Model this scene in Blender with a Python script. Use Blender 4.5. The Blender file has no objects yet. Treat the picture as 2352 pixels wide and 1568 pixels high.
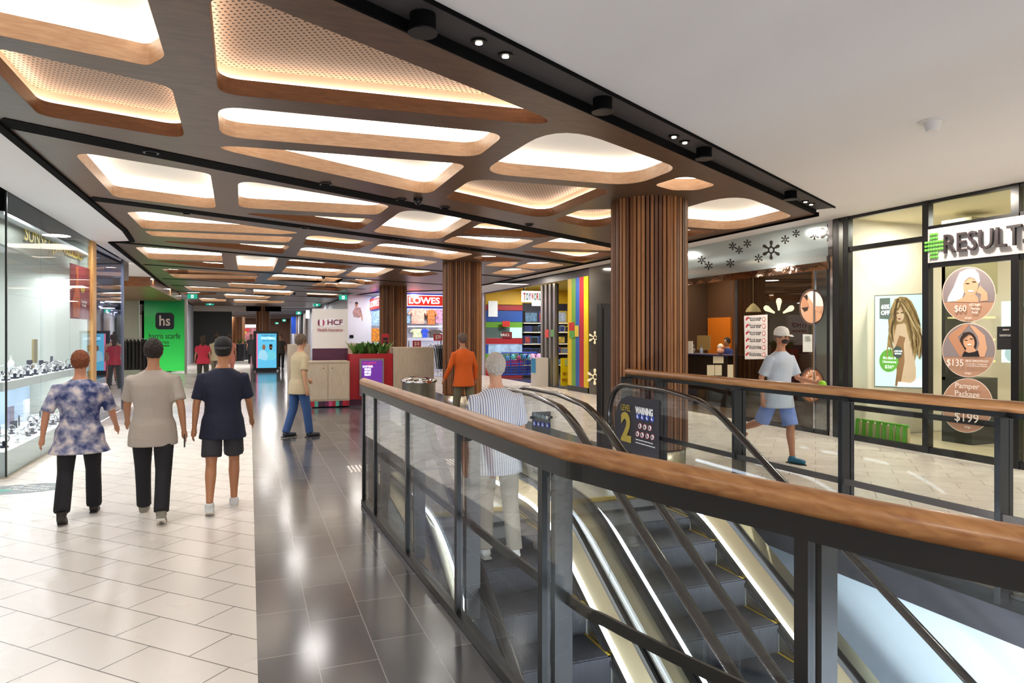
import bpy, bmesh, math, random
from mathutils import Vector, Matrix
random.seed(7)
S = bpy.context.scene
COL = S.collection
# ---------------------------------------------------------------- camera, world, exposure
F_PX, CX, HY, EYE, YAW = 1568.0, 1176.0, 767.0, 1.75, math.atan(603 / 1568)
cam_d = bpy.data.cameras.new('camera'); cam = bpy.data.objects.new('camera', cam_d); COL.objects.link(cam)
cam_d.sensor_width = 36; cam_d.lens = 36 * F_PX / 2352; cam_d.shift_y = (HY - 784) / 2352; cam_d.clip_start = .05; cam_d.clip_end = 400
cam.location = (0, 0, EYE); cam.rotation_euler = (math.pi / 2, 0, -YAW); S.camera = cam
w = bpy.data.worlds.new('world'); S.world = w; w.use_nodes = True
w.node_tree.nodes['Background'].inputs[0].default_value = (.95, .93, .92, 1); w.node_tree.nodes['Background'].inputs[1].default_value = .75
S.view_settings.view_transform = 'Standard'; S.view_settings.look = 'None'; S.view_settings.gamma = 1
S.view_settings.exposure = 0.2; S.view_settings.use_curve_mapping = False
try:
    S.cycles.transparent_max_bounces = 40; S.cycles.max_bounces = 8; S.cycles.diffuse_bounces = 4; S.cycles.glossy_bounces = 3
    S.cycles.sample_clamp_indirect = 4; S.cycles.caustics_reflective = False; S.cycles.caustics_refractive = False
    S.cycles.use_denoising = True
except Exception: pass
def lin(h):
    if isinstance(h, str):
        h = h.lstrip('#'); c = [int(h[i:i + 2], 16) / 255 for i in (0, 2, 4)]
    else: c = h
    return tuple(x / 12.92 if x <= .04045 else ((x + .055) / 1.055) ** 2.4 for x in c)
def lamp(name, loc, size, power, col=(1, .93, .84), rot=(0, 0, 0), size_y=None, spread=None):
    l = bpy.data.lights.new(name, 'AREA'); l.energy = power; l.color = col; l.size = size
    if size_y: l.shape = 'RECTANGLE'; l.size_y = size_y
    else: l.shape = 'DISK'
    if spread: l.spread = spread
    o = bpy.data.objects.new(name, l); o.location = loc; o.rotation_euler = rot; COL.objects.link(o); return o
WARM, NEUT, COOL = (1, .90, .78), (1, .96, .92), (.9, .93, 1)
# downlight fittings of the mall, each just under its ceiling; void lamps are added
for y in (3.5, 7, 10.5, 14): lamp('downlight', (-2.35, y, 3.47), .4, 30, NEUT)
for x, y in ((-.85, 7.4), (1.2, 8.65), (2.4, 9.4), (3.4, 10), (-1, 10.7), (1, 11.7), (3.3, 13), (5.6, 14.1), (1, 16.45), (-1, 15.6), (3, 17.5), (1, 20.9), (3.2, 21.9), (.5, 25.3), (1, 30)): lamp('slot_downlight', (x, y, 3.47), .45, 15, NEUT)
for y in (19, 24, 29, 34): lamp('downlight', (-2.9, y, 3.47), .3, 60, NEUT)
for y in (1, -1.5): lamp('downlight', (-1.5, y, 3.46), .5, 45, NEUT)
for y in (3, 6.5, 10, 14, 18, 22, 26): lamp('downlight', (8.6, y, 3.69), .3, 60, WARM)
for x, y in ((3.2, -2.2), (6.6, -1.5), (.3, -2.8)): lamp('ceiling_lamp', (x, y, 3.55), .6, 95, NEUT)
for x in (-1.5, 1, 3):
    for y in (40, 50, 58, 66, 74): lamp('ceiling_lamp', (x, y, 3.4), .8, 110, NEUT)
for y in (1.5, 5): lamp('void_fill_lamp', (.8, y, -.7), .25, 420, COOL, (0, math.radians(-62), 0), 2.6)  # unseen fill lamps added under the slab to brighten the lower wall
lamp('void_fill_lamp', (3, -3.5, -1.0), 2.2, 260, (.93, .96, 1), (math.radians(50), 0, 0), 1.2)  # another unseen fill lamp added in the void
lamp('void_fill_lamp', (2.6, -6.2, -.6), 3, 900, (1, .97, .95), (0, 0, 0), 3)  # strong unseen lamp added to bounce light up onto the ceiling
# ---------------------------------------------------------------- pixel helpers: a photo pixel seen on a known real plane
sn, cs = math.sin(YAW), math.cos(YAW)
def pz(u, v, z):
    d = F_PX * (EYE - z) / (v - HY); l = (u - CX) / F_PX * d
    return Vector((d * sn + l * cs, d * cs - l * sn, z))
def px(u, v, X):
    t = (u - CX) / F_PX; d = X / (sn + t * cs)
    return Vector((X, d * (cs - t * sn), EYE - (v - HY) * d / F_PX))
def py(u, v, Y):
    t = (u - CX) / F_PX; d = Y / (cs - t * sn)
    return Vector((d * (sn + t * cs), Y, EYE - (v - HY) * d / F_PX))
# ---------------------------------------------------------------- materials
MC = {}
def mat(name, col='#808080', rough=.5, metal=0, emit=0, ecol=None, bump=0, bscale=30, var=0, vscale=5, stretch=None, coat=0, alpha=None, spec=None):
    if name in MC: return MC[name]
    m = bpy.data.materials.new(name); m.use_nodes = True; nt = m.node_tree; b = nt.nodes['Principled BSDF']
    c = lin(col) + (1,)
    b.inputs['Base Color'].default_value = c; b.inputs['Roughness'].default_value = rough; b.inputs['Metallic'].default_value = metal
    if spec is not None: b.inputs['Specular IOR Level'].default_value = spec
    if coat: b.inputs['Coat Weight'].default_value = coat; b.inputs['Coat Roughness'].default_value = .08
    if emit:
        b.inputs['Emission Color'].default_value = (lin(ecol) if ecol else lin(col)) + (1,); b.inputs['Emission Strength'].default_value = emit
    if var or bump:
        tc = nt.nodes.new('ShaderNodeTexCoord'); mp = nt.nodes.new('ShaderNodeMapping'); nt.links.new(tc.outputs['Object'], mp.inputs[0])
        if stretch: mp.inputs['Scale'].default_value = stretch
        if var:
            n = nt.nodes.new('ShaderNodeTexNoise'); n.inputs['Scale'].default_value = vscale; n.inputs['Detail'].default_value = 5
            nt.links.new(mp.outputs[0], n.inputs[0])
            r = nt.nodes.new('ShaderNodeValToRGB'); r.color_ramp.elements[0].position = .3; r.color_ramp.elements[1].position = .7
            r.color_ramp.elements[0].color = tuple(x * (1 - var) for x in c[:3]) + (1,); r.color_ramp.elements[1].color = tuple(min(1, x * (1 + var)) for x in c[:3]) + (1,)
            nt.links.new(n.outputs['Fac'], r.inputs[0]); nt.links.new(r.outputs[0], b.inputs['Base Color'])
        if bump:
            n2 = nt.nodes.new('ShaderNodeTexNoise'); n2.inputs['Scale'].default_value = bscale; n2.inputs['Detail'].default_value = 4
            nt.links.new(mp.outputs[0], n2.inputs[0]); bp = nt.nodes.new('ShaderNodeBump'); bp.inputs['Strength'].default_value = bump; bp.inputs['Distance'].default_value = .02
            nt.links.new(n2.outputs['Fac'], bp.inputs['Height']); nt.links.new(bp.outputs[0], b.inputs['Normal'])
    MC[name] = m; return m
def glass(name, tint='#eef4f2', refl=.0, rough=0.0, power=4.2):
    if name in MC: return MC[name]
    m = bpy.data.materials.new(name); m.use_nodes = True; nt = m.node_tree; nt.nodes.clear()
    o = nt.nodes.new('ShaderNodeOutputMaterial'); t = nt.nodes.new('ShaderNodeBsdfTransparent'); g = nt.nodes.new('ShaderNodeBsdfGlossy')
    lw = nt.nodes.new('ShaderNodeLayerWeight'); lw.inputs[0].default_value = .5; f = nt.nodes.new('ShaderNodeMath'); f.operation = 'POWER'; f.inputs[1].default_value = power; nt.links.new(lw.outputs['Facing'], f.inputs[0]); a = nt.nodes.new('ShaderNodeMath'); a.operation = 'ADD'; a.use_clamp = True; a.inputs[1].default_value = refl
    x = nt.nodes.new('ShaderNodeMixShader'); t.inputs[0].default_value = lin(tint) + (1,); g.inputs['Roughness'].default_value = rough; g.inputs[0].default_value = (.95, .97, .97, 1)
    nt.links.new(f.outputs[0], a.inputs[0]); nt.links.new(a.outputs[0], x.inputs[0]); nt.links.new(t.outputs[0], x.inputs[1]); nt.links.new(g.outputs[0], x.inputs[2]); nt.links.new(x.outputs[0], o.inputs[0])
    MC[name] = m; return m
def tiles(name, c1, c2, mortar, w_, h_, rot, off=.5, rough=.2, msize=.004, speck=.1, loc=(0, 0, 0), bias=0):
    m = bpy.data.materials.new(name); m.use_nodes = True; nt = m.node_tree; b = nt.nodes['Principled BSDF']
    tc = nt.nodes.new('ShaderNodeTexCoord'); mp = nt.nodes.new('ShaderNodeMapping'); mp.inputs['Rotation'].default_value = (0, 0, rot); mp.inputs['Location'].default_value = loc
    br = nt.nodes.new('ShaderNodeTexBrick'); br.inputs['Scale'].default_value = 1; br.inputs['Brick Width'].default_value = w_; br.inputs['Row Height'].default_value = h_
    br.inputs['Mortar Size'].default_value = msize; br.inputs['Mortar Smooth'].default_value = .1; br.offset = off; br.inputs['Bias'].default_value = bias
    br.inputs['Color1'].default_value = lin(c1) + (1,); br.inputs['Color2'].default_value = lin(c2) + (1,); br.inputs['Mortar'].default_value = lin(mortar) + (1,)
    nt.links.new(tc.outputs['Object'], mp.inputs[0]); nt.links.new(mp.outputs[0], br.inputs[0])
    n = nt.nodes.new('ShaderNodeTexNoise'); n.inputs['Scale'].default_value = 130; n.inputs['Detail'].default_value = 3; nt.links.new(tc.outputs['Object'], n.inputs[0])
    mx = nt.nodes.new('ShaderNodeMixRGB'); mx.blend_type = 'OVERLAY'; mx.inputs[0].default_value = speck
    nt.links.new(br.outputs['Color'], mx.inputs[1]); nt.links.new(n.outputs['Fac'], mx.inputs[2]); nt.links.new(mx.outputs[0], b.inputs['Base Color'])
    n3 = nt.nodes.new('ShaderNodeTexNoise'); n3.inputs['Scale'].default_value = 1.3; nt.links.new(tc.outputs['Object'], n3.inputs[0])
    mr = nt.nodes.new('ShaderNodeMapRange'); mr.inputs[3].default_value = rough * .8; mr.inputs[4].default_value = rough * 1.25; nt.links.new(n3.outputs['Fac'], mr.inputs[0]); nt.links.new(mr.outputs[0], b.inputs['Roughness'])
    bp = nt.nodes.new('ShaderNodeBump'); bp.inputs['Strength'].default_value = .25; bp.inputs['Distance'].default_value = .003; bp.invert = True
    nt.links.new(br.outputs['Fac'], bp.inputs['Height']); nt.links.new(bp.outputs[0], b.inputs['Normal'])
    MC[name] = m; return m
def woodm(name, a, b_, scale=(1, 1, 1), rough=.4, ns=6, coat=0):
    m = bpy.data.materials.new(name); m.use_nodes = True; nt = m.node_tree; b = nt.nodes['Principled BSDF']
    tc = nt.nodes.new('ShaderNodeTexCoord'); mp = nt.nodes.new('ShaderNodeMapping'); mp.inputs['Scale'].default_value = scale
    n = nt.nodes.new('ShaderNodeTexNoise'); n.inputs['Scale'].default_value = ns; n.inputs['Detail'].default_value = 7; n.inputs['Distortion'].default_value = .6
    r = nt.nodes.new('ShaderNodeValToRGB'); r.color_ramp.elements[0].position = .32; r.color_ramp.elements[1].position = .68
    r.color_ramp.elements[0].color = lin(a) + (1,); r.color_ramp.elements[1].color = lin(b_) + (1,)
    nt.links.new(tc.outputs['Object'], mp.inputs[0]); nt.links.new(mp.outputs[0], n.inputs[0]); nt.links.new(n.outputs['Fac'], r.inputs[0]); nt.links.new(r.outputs[0], b.inputs['Base Color'])
    b.inputs['Roughness'].default_value = rough
    if coat: b.inputs['Coat Weight'].default_value = coat; b.inputs['Coat Roughness'].default_value = .15
    MC[name] = m; return m
BLACK = mat('black_powdercoat', '#090a0d', .3)
BLACKM = mat('matt_black', '#070708', .9, spec=.1)
WHITE = mat('white_paint', '#e4e2e0', .6)
CEILW = mat('ceiling_white', '#e9e7e8', .7); CEILL = mat('ceiling_white_lit', '#f9f9fb', .6)  # second white is a lightened copy for the left soffit, replacing missing light
STEEL = mat('brushed_steel', '#c9c1ac', .28, 1, bump=.05, bscale=60, stretch=(1, .05, 1))
CHROME = mat('chrome', '#c8c8cc', .08, 1)
RUBBER = mat('handrail_rubber', '#1c1613', .22, 0, coat=.25)
CREAM = mat('cream_wall', '#e8dfcc', .6)
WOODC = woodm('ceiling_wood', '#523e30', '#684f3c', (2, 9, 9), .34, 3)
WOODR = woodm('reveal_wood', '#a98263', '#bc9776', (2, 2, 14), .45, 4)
WOODH = woodm('handrail_wood', '#87562e', '#a97848', (14, 1.0, 14), .42, 3, .1)
WOODL = woodm('laminate_wood', '#b8a790', '#cdbda6', (12, 12, .8), .45, 5)
WOODS = woodm('slat_wood', '#5a3218', '#8f5c30', (14, 14, .35), .5, 4)
GL = glass('clear_glass', '#f7f9f9', .02)
GLR = glass('balustrade_glass', '#f3f6f6', .02)
GLS = glass('shopfront_glass', '#f6fafb', .0, power=8.5)
# ---------------------------------------------------------------- mesh builder
class MB:
    def __init__(s): s.v = []; s.f = []; s.m = []; s.mats = []; s.sm = []
    def mi(s, m):
        if m not in s.mats: s.mats.append(m)
        return s.mats.index(m)
    def add(s, vs, fs, m, smooth=False):
        o = len(s.v); s.v += [tuple(x) for x in vs]; k = s.mi(m)
        for f in fs: s.f.append([o + i for i in f]); s.m.append(k); s.sm.append(smooth)
        return s
    def box(s, a, b, m, rz=0, c=None):
        x0, y0, z0 = a; x1, y1, z1 = b
        vs = [Vector(p) for p in ((x0, y0, z0), (x1, y0, z0), (x1, y1, z0), (x0, y1, z0), (x0, y0, z1), (x1, y0, z1), (x1, y1, z1), (x0, y1, z1))]
        if rz:
            c = Vector(c) if c else Vector(((x0 + x1) / 2, (y0 + y1) / 2, 0)); R = Matrix.Rotation(rz, 3, 'Z'); c.z = 0
            vs = [R @ (p - c) + c for p in vs]
        return s.add(vs, [(0, 3, 2, 1), (4, 5, 6, 7), (0, 1, 5, 4), (1, 2, 6, 5), (2, 3, 7, 6), (3, 0, 4, 7)], m)
    def bar(s, p, q, w_, h_, m):        # rectangular bar between two points
        p, q = Vector(p), Vector(q); d = (q - p).normalized(); up = Vector((0, 0, 1)) if abs(d.z) < .95 else Vector((0, 1, 0))
        a = d.cross(up).normalized() * w_ / 2; b = a.cross(d).normalized() * h_ / 2
        vs = [p - a - b, p + a - b, p + a + b, p - a + b, q - a - b, q + a - b, q + a + b, q - a + b]
        return s.add(vs, [(0, 1, 2, 3), (7, 6, 5, 4), (0, 4, 5, 1), (1, 5, 6, 2), (2, 6, 7, 3), (3, 7, 4, 0)], m)
    def slab(s, pts, n, th, m):         # planar polygon given thickness along n
        n = Vector(n).normalized() * th; k = len(pts); P = [Vector(p) for p in pts]; vs = P + [p + n for p in P]
        fs = [tuple(range(k)), tuple(range(2 * k - 1, k - 1, -1))] + [(i, (i + 1) % k, (i + 1) % k + k, i + k) for i in range(k)]
        return s.add(vs, fs, m)
    def tube(s, path, r, m, n=10, caps=True, sy=1, up=None):
        P = [Vector(p) for p in path]; rr = r if isinstance(r, (list, tuple)) else [r] * len(P); vs = []; ref = Vector(up) if up else None
        for i, p in enumerate(P):
            d = (P[min(i + 1, len(P) - 1)] - P[max(i - 1, 0)]); d = d.normalized() if d.length > 1e-9 else Vector((0, 0, 1))
            if ref is None: ref = Vector((0, 0, 1)) if abs(d.z) < .9 else Vector((0, 1, 0))
            a = d.cross(ref); a = a.normalized() if a.length > 1e-6 else d.orthogonal().normalized(); b = a.cross(d).normalized()
            if not up: ref = b
            for k in range(n):
                t = 2 * math.pi * k / n; vs.append(p + a * math.cos(t) * rr[i] + b * math.sin(t) * rr[i] * sy)
        fs = [(i * n + k, i * n + (k + 1) % n, (i + 1) * n + (k + 1) % n, (i + 1) * n + k) for i in range(len(P) - 1) for k in range(n)]
        s.add(vs, fs, m, True)
        if caps:
            s.add(vs[:n], [tuple(range(n))[::-1]], m); s.add(vs[-n:], [tuple(range(n))], m)
        return s
    def lathe(s, prof, m, c=(0, 0, 0), n=24, sx=1, sy=1, caps=True):
        vs = []
        for r, z in prof:
            for k in range(n):
                t = 2 * math.pi * k / n; vs.append((c[0] + r * sx * math.cos(t), c[1] + r * sy * math.sin(t), c[2] + z))
        fs = [(i * n + k, i * n + (k + 1) % n, (i + 1) * n + (k + 1) % n, (i + 1) * n + k) for i in range(len(prof) - 1) for k in range(n)]
        s.add(vs, fs, m, True)
        if caps: s.add(vs[:n], [tuple(range(n))[::-1]], m); s.add(vs[-n:], [tuple(range(n))], m)
        return s
    def ball(s, c, r, m, n=12, sc=(1, 1, 1)):
        pr = [(math.sin(math.pi * i / n) * r, -math.cos(math.pi * i / n) * r) for i in range(n + 1)]; pr[0] = (1e-4, -r); pr[-1] = (1e-4, r)
        vs = []; N = n + 4
        for q, z in pr:
            for k in range(N):
                t = 2 * math.pi * k / N; vs.append((c[0] + q * sc[0] * math.cos(t), c[1] + q * sc[1] * math.sin(t), c[2] + z * sc[2]))
        return s.add(vs, [(i * N + k, i * N + (k + 1) % N, (i + 1) * N + (k + 1) % N, (i + 1) * N + k) for i in range(n) for k in range(N)], m, True)
    def sweep(s, path, sec, m, closed=True, smooth=False, caps=True):   # path in a plane of constant X; section (x offset, normal offset)
        P = [Vector(p) for p in path]; k = len(sec); vs = []
        for i, p in enumerate(P):
            d = (P[min(i + 1, len(P) - 1)] - P[max(i - 1, 0)]).normalized(); nn = d.cross(Vector((1, 0, 0)))
            if nn.z < 0 and abs(d.y) > .99: pass
            for a, b in sec: vs.append(p + Vector((a, 0, 0)) + nn * b)
        fs = [(i * k + j, i * k + (j + 1) % k, (i + 1) * k + (j + 1) % k, (i + 1) * k + j) for i in range(len(P) - 1) for j in range(k if closed else k - 1)]
        s.add(vs, fs, m, smooth)
        if caps and closed: s.add(vs[:k], [tuple(range(k))[::-1]], m); s.add(vs[-k:], [tuple(range(k))], m)
        return s
    def build(s, name, parent=None, bevel=0, loc=None):
        me = bpy.data.meshes.new(name); vs = s.v
        if loc is not None: vs = [(x - loc[0], y - loc[1], z - loc[2]) for x, y, z in vs]
        me.from_pydata(vs, [], s.f)
        for m in s.mats: me.materials.append(m)
        me.polygons.foreach_set('material_index', s.m); me.polygons.foreach_set('use_smooth', s.sm); me.update()
        bm = bmesh.new(); bm.from_mesh(me); bmesh.ops.recalc_face_normals(bm, faces=bm.faces); bm.to_mesh(me); bm.free()
        o = bpy.data.objects.new(name, me); COL.objects.link(o)
        if loc is not None: o.location = loc
        if parent is not None:
            o.parent = parent
            if loc is None: o.matrix_parent_inverse = Matrix.Translation(parent.location).inverted() if parent.rotation_euler.z == 0 else parent_inv(parent)
        if bevel:
            md = o.modifiers.new('bevel', 'BEVEL'); md.width = bevel; md.segments = 2; md.limit_method = 'ANGLE'
        return o
def parent_inv(p):
    return (Matrix.Translation(p.location) @ p.rotation_euler.to_matrix().to_4x4()).inverted()
def tag(o, label, cat, group=None):
    o['label'] = label; o['category'] = cat
    if group: o['group'] = group
    return o
def thing(name, loc, label, cat, group=None, rz=0):
    o = bpy.data.objects.new(name, None); o.location = loc; o.rotation_euler = (0, 0, rz); o.empty_display_size = .2; COL.objects.link(o)
    return tag(o, label, cat, group)
def struct(mb, name, **k):
    o = mb.build(name, **k); o['kind'] = 'structure'; return o
def clone(root, loc, rz=0, label=None, scale=None):
    r = root.copy(); COL.objects.link(r); r.location = loc; r.rotation_euler = (0, 0, rz)
    if scale: r.scale = (scale,) * 3 if not isinstance(scale, tuple) else scale
    if label: r['label'] = label
    for ch in list(root.children):
        c = ch.copy(); COL.objects.link(c); c.parent = r
        for g in list(ch.children):
            d = g.copy(); COL.objects.link(d); d.parent = c
    return r
FACE = {'-x': Matrix(((0, 0, -1), (-1, 0, 0), (0, 1, 0))), '+x': Matrix(((0, 0, 1), (1, 0, 0), (0, 1, 0))), '-y': Matrix(((1, 0, 0), (0, 0, -1), (0, 1, 0))), '+y': Matrix(((-1, 0, 0), (0, 0, 1), (0, 1, 0)))}
def text(body, name, pos, h, m, face='-y', parent=None, align='CENTER', ext=.004, bold=0, space=1, shear=0, lines=1.0, rot=None, width=None):
    c = bpy.data.curves.new(name, 'FONT'); c.body = body; c.size = h * 1.38; c.align_x = align; c.align_y = 'CENTER'; c.extrude = ext; c.offset = bold
    c.space_character = space; c.shear = shear; c.space_line = lines; c.resolution_u = 3
    o = bpy.data.objects.new(name, c); COL.objects.link(o); dg = bpy.context.evaluated_depsgraph_get()
    me = bpy.data.meshes.new_from_object(o.evaluated_get(dg)); bpy.data.objects.remove(o); bpy.data.curves.remove(c)
    me.materials.clear(); me.materials.append(m); me.polygons.foreach_set('material_index', [0] * len(me.polygons))
    xs = [v.co.x for v in me.vertices]; ys = [v.co.y for v in me.vertices]
    cx, cy = (min(xs) + max(xs)) / 2, (min(ys) + max(ys)) / 2; k = width / (max(xs) - min(xs)) if width else 1
    ky = h * (1 + body.count(chr(10)) * 1.45) / (max(ys) - min(ys)) if width else 1
    me.transform(Matrix.Diagonal((k, ky, 1, 1)) @ Matrix.Translation((-cx, -cy, 0)))
    o = bpy.data.objects.new(name, me); COL.objects.link(o)
    R = (rot if rot is not None else FACE[face]).to_4x4(); me.transform(Matrix.Translation(Vector(pos)) @ R)
    if parent is not None: o.parent = parent; o.matrix_parent_inverse = parent_inv(parent)
    return o
def art(mb, plane, shapes, off=0.0):      # flat printed shapes: list of (material, [pixel polygon]) laid on a plane; each layer 1 mm nearer
    kind, c = plane; s_ = 1 if c < 0 and kind == 'x' else -1
    for i, (m, pts) in enumerate(shapes):
        P = [px(u, v, c) if kind == 'x' else py(u, v, c) for u, v in pts]
        n = Vector((s_, 0, 0)) if kind == 'x' else Vector((0, -1, 0))
        mb.slab([p + n * (off + .0012 * i) for p in P], n, .001, m)
    return mb
def ell(cx, cy, rx, ry, n=28, a0=0, a1=360, rot=0):
    r = math.radians(rot); out = []
    for i in range(n + (0 if a1 - a0 >= 360 else 1)):
        t = math.radians(a0 + (a1 - a0) * i / n); x, y = rx * math.cos(t), ry * math.sin(t); out.append((cx + x * math.cos(r) - y * math.sin(r), cy + x * math.sin(r) + y * math.cos(r)))
    return out
# ================================================================ STRUCTURE
T_WH = tiles('white_terrazzo', '#e3ddd6', '#d9d3cc', '#706a64', .6, .305, math.radians(45), .5, .27, .0042, .12, (.11, .07, 0))
T_WR = tiles('cream_terrazzo', '#ddd3c8', '#d4cabf', '#8a8178', .6, .305, math.radians(45), .5, .27, .004, .12)
T_DK = tiles('dark_stone', '#626265', '#434347', '#8d8b8c', .615, .31, math.radians(90), .37, .15, .0032, .1, (.0, -.03, 0))
R1 = [(1.10, 7.10), (1.15, 5.4), (1.19, 4.2), (1.235, 2.78), (1.29, 2.45), (1.37, 2.11), (1.5, 1.67), (1.6, 1.32), (1.72, 1.0), (1.93, .4), (2.15, -.2)]
VE = 6.45
b = MB(); b.box((-9, -4, -.32), (.04, 85, 0), T_WH); struct(b, 'floor')
b = MB(); L = [(.04, -4), (2.2, -4), (2.2, -.3)] + [(x + .07, y) for x, y in R1[::-1][1:]] + [(1.17, VE), (.04, VE)]
b.slab([(x, y, 0) for x, y in L][::-1], (0, 0, -1), .32, T_DK)
b.box((2.2, -4, -.32), (4.66, -.3, 0), T_DK); b.box((4.66, -4, -.26), (5.25, VE, 0), T_DK); b.box((.04, VE, -.32), (5.25, 85, 0), T_DK); struct(b, 'floor')
b = MB(); b.box((5.25, -4, -.32), (9.33, 30, 0), T_WR); struct(b, 'floor')
SHF = mat('shop_floor', '#cbb999', .35, var=.06, vscale=3); SHD = mat('toy_shop_floor', '#4b474f', .12)
b = MB(); b.box((9.33, 2, -.32), (15, 8.7, 0), SHF); b.box((9.33, 8.7, -.32), (15, 14.2, 0), mat('spa_floor', '#5a4838', .3)); b.box((9.33, 14.2, -.32), (17, 28, 0), SHD); struct(b, 'floor')
b = MB(); b.box((4, 28, -.32), (14, 40, .002), mat('lowes_floor', '#a9a6b4', .15)); struct(b, 'floor')
b = MB(); b.box((.6, -9, -5.3), (9, 10, -5), mat('lower_floor', '#cfcdc8', .3)); struct(b, 'floor')
# slab edge lining of the void
FAS = mat('slab_edge', '#3b3a41', .3); b = MB()
b.box((4.64, -.3, -.27), (4.68, VE, .004), FAS); b.box((1.2, VE - .02, -.34), (4.66, VE, -.03), FAS); b.box((4.62, -.3, -.05), (4.67, VE, .03), BLACK)
struct(b, 'trim_1')
LW = mat('lower_wall_white', '#e4ebf4', .55); b = MB(); b.box((4.80, -9, -5), (4.9, 10, -.33), LW)
for y in (4.9, 2.1, -.7): b.box((4.792, y, -5), (4.81, y + .012, -.33), mat('joint_grey', '#6d7880', .6))
struct(b, 'wall_lower_right')
b = MB(); b.box((.5, -9, -5), (.6, 10, -.33), LW); struct(b, 'wall_lower_left')
b = MB(); b.box((.6, 9.9, -5), (4.92, 10, -.33), LW); struct(b, 'wall_lower_far')
b = MB(); b.box((.5, -9.1, -5), (5, -9, -.33), LW); struct(b, 'wall_lower_near')
# ---------------------------------------------------------------- ceilings
def rnd(P, r, n=7):
    P = [Vector((p[0], p[1])) for p in P]; out = []; k = len(P)
    for i in range(k):
        p, a, c = P[i], P[i - 1], P[(i + 1) % k]; da, dc = (a - p), (c - p); la, lc = da.length, dc.length; da.normalize(); dc.normalize()
        th = max(.08, da.angle(dc)); cut = min(r / math.tan(th / 2), la * .47, lc * .47); q0, q1 = p + da * cut, p + dc * cut
        for j in range(n + 1):
            t = j / n; out.append(q0 * (1 - t) ** 2 + p * 2 * t * (1 - t) + q1 * t * t)
    return out
def area2(P): return sum(P[i - 1].x * P[i].y - P[i].x * P[i - 1].y for i in range(len(P)))
def offp(P, o):
    if area2(P) < 0: P = P[::-1]
    k = len(P); out = []
    for i in range(k):
        e = (P[(i + 1) % k] - P[i - 1]).normalized(); out.append(P[i] + Vector((e.y, -e.x)) * o)
    return out
def ring(mb, P, Q, z0, z1, m):     # wall between polygon P (visible side) and Q
    if area2(P) < 0: P = P[::-1]
    k = len(P); vs = [(p.x, p.y, z0) for p in P] + [(p.x, p.y, z1) for p in P] + [(p.x, p.y, z0) for p in Q] + [(p.x, p.y, z1) for p in Q]; fs = []
    for i in range(k):
        j = (i + 1) % k; fs += [(i, j, k + j, k + i), (2 * k + j, 2 * k + i, 3 * k + i, 3 * k + j), (i, 2 * k + i, 2 * k + j, j), (k + i, k + j, 3 * k + j, 3 * k + i)]
    mb.add(vs, fs, m, False)
def holed(name, outer, holes, z, th, m):
    c = bpy.data.curves.new(name, 'CURVE'); c.dimensions = '2D'; c.fill_mode = 'BOTH'; c.extrude = th / 2
    for P in [outer] + holes:
        s = c.splines.new('POLY'); s.points.add(len(P) - 1); s.use_cyclic_u = True
        for i, p in enumerate(P): s.points[i].co = (p[0], p[1], 0, 1)
    o = bpy.data.objects.new(name, c); COL.objects.link(o); dg = bpy.context.evaluated_depsgraph_get()
    me = bpy.data.meshes.new_from_object(o.evaluated_get(dg)); bpy.data.objects.remove(o)
    me.transform(Matrix.Translation((0, 0, z + th / 2))); me.materials.clear(); me.materials.append(m)
    o = bpy.data.objects.new(name, me); COL.objects.link(o); o['kind'] = 'structure'; return o
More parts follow.
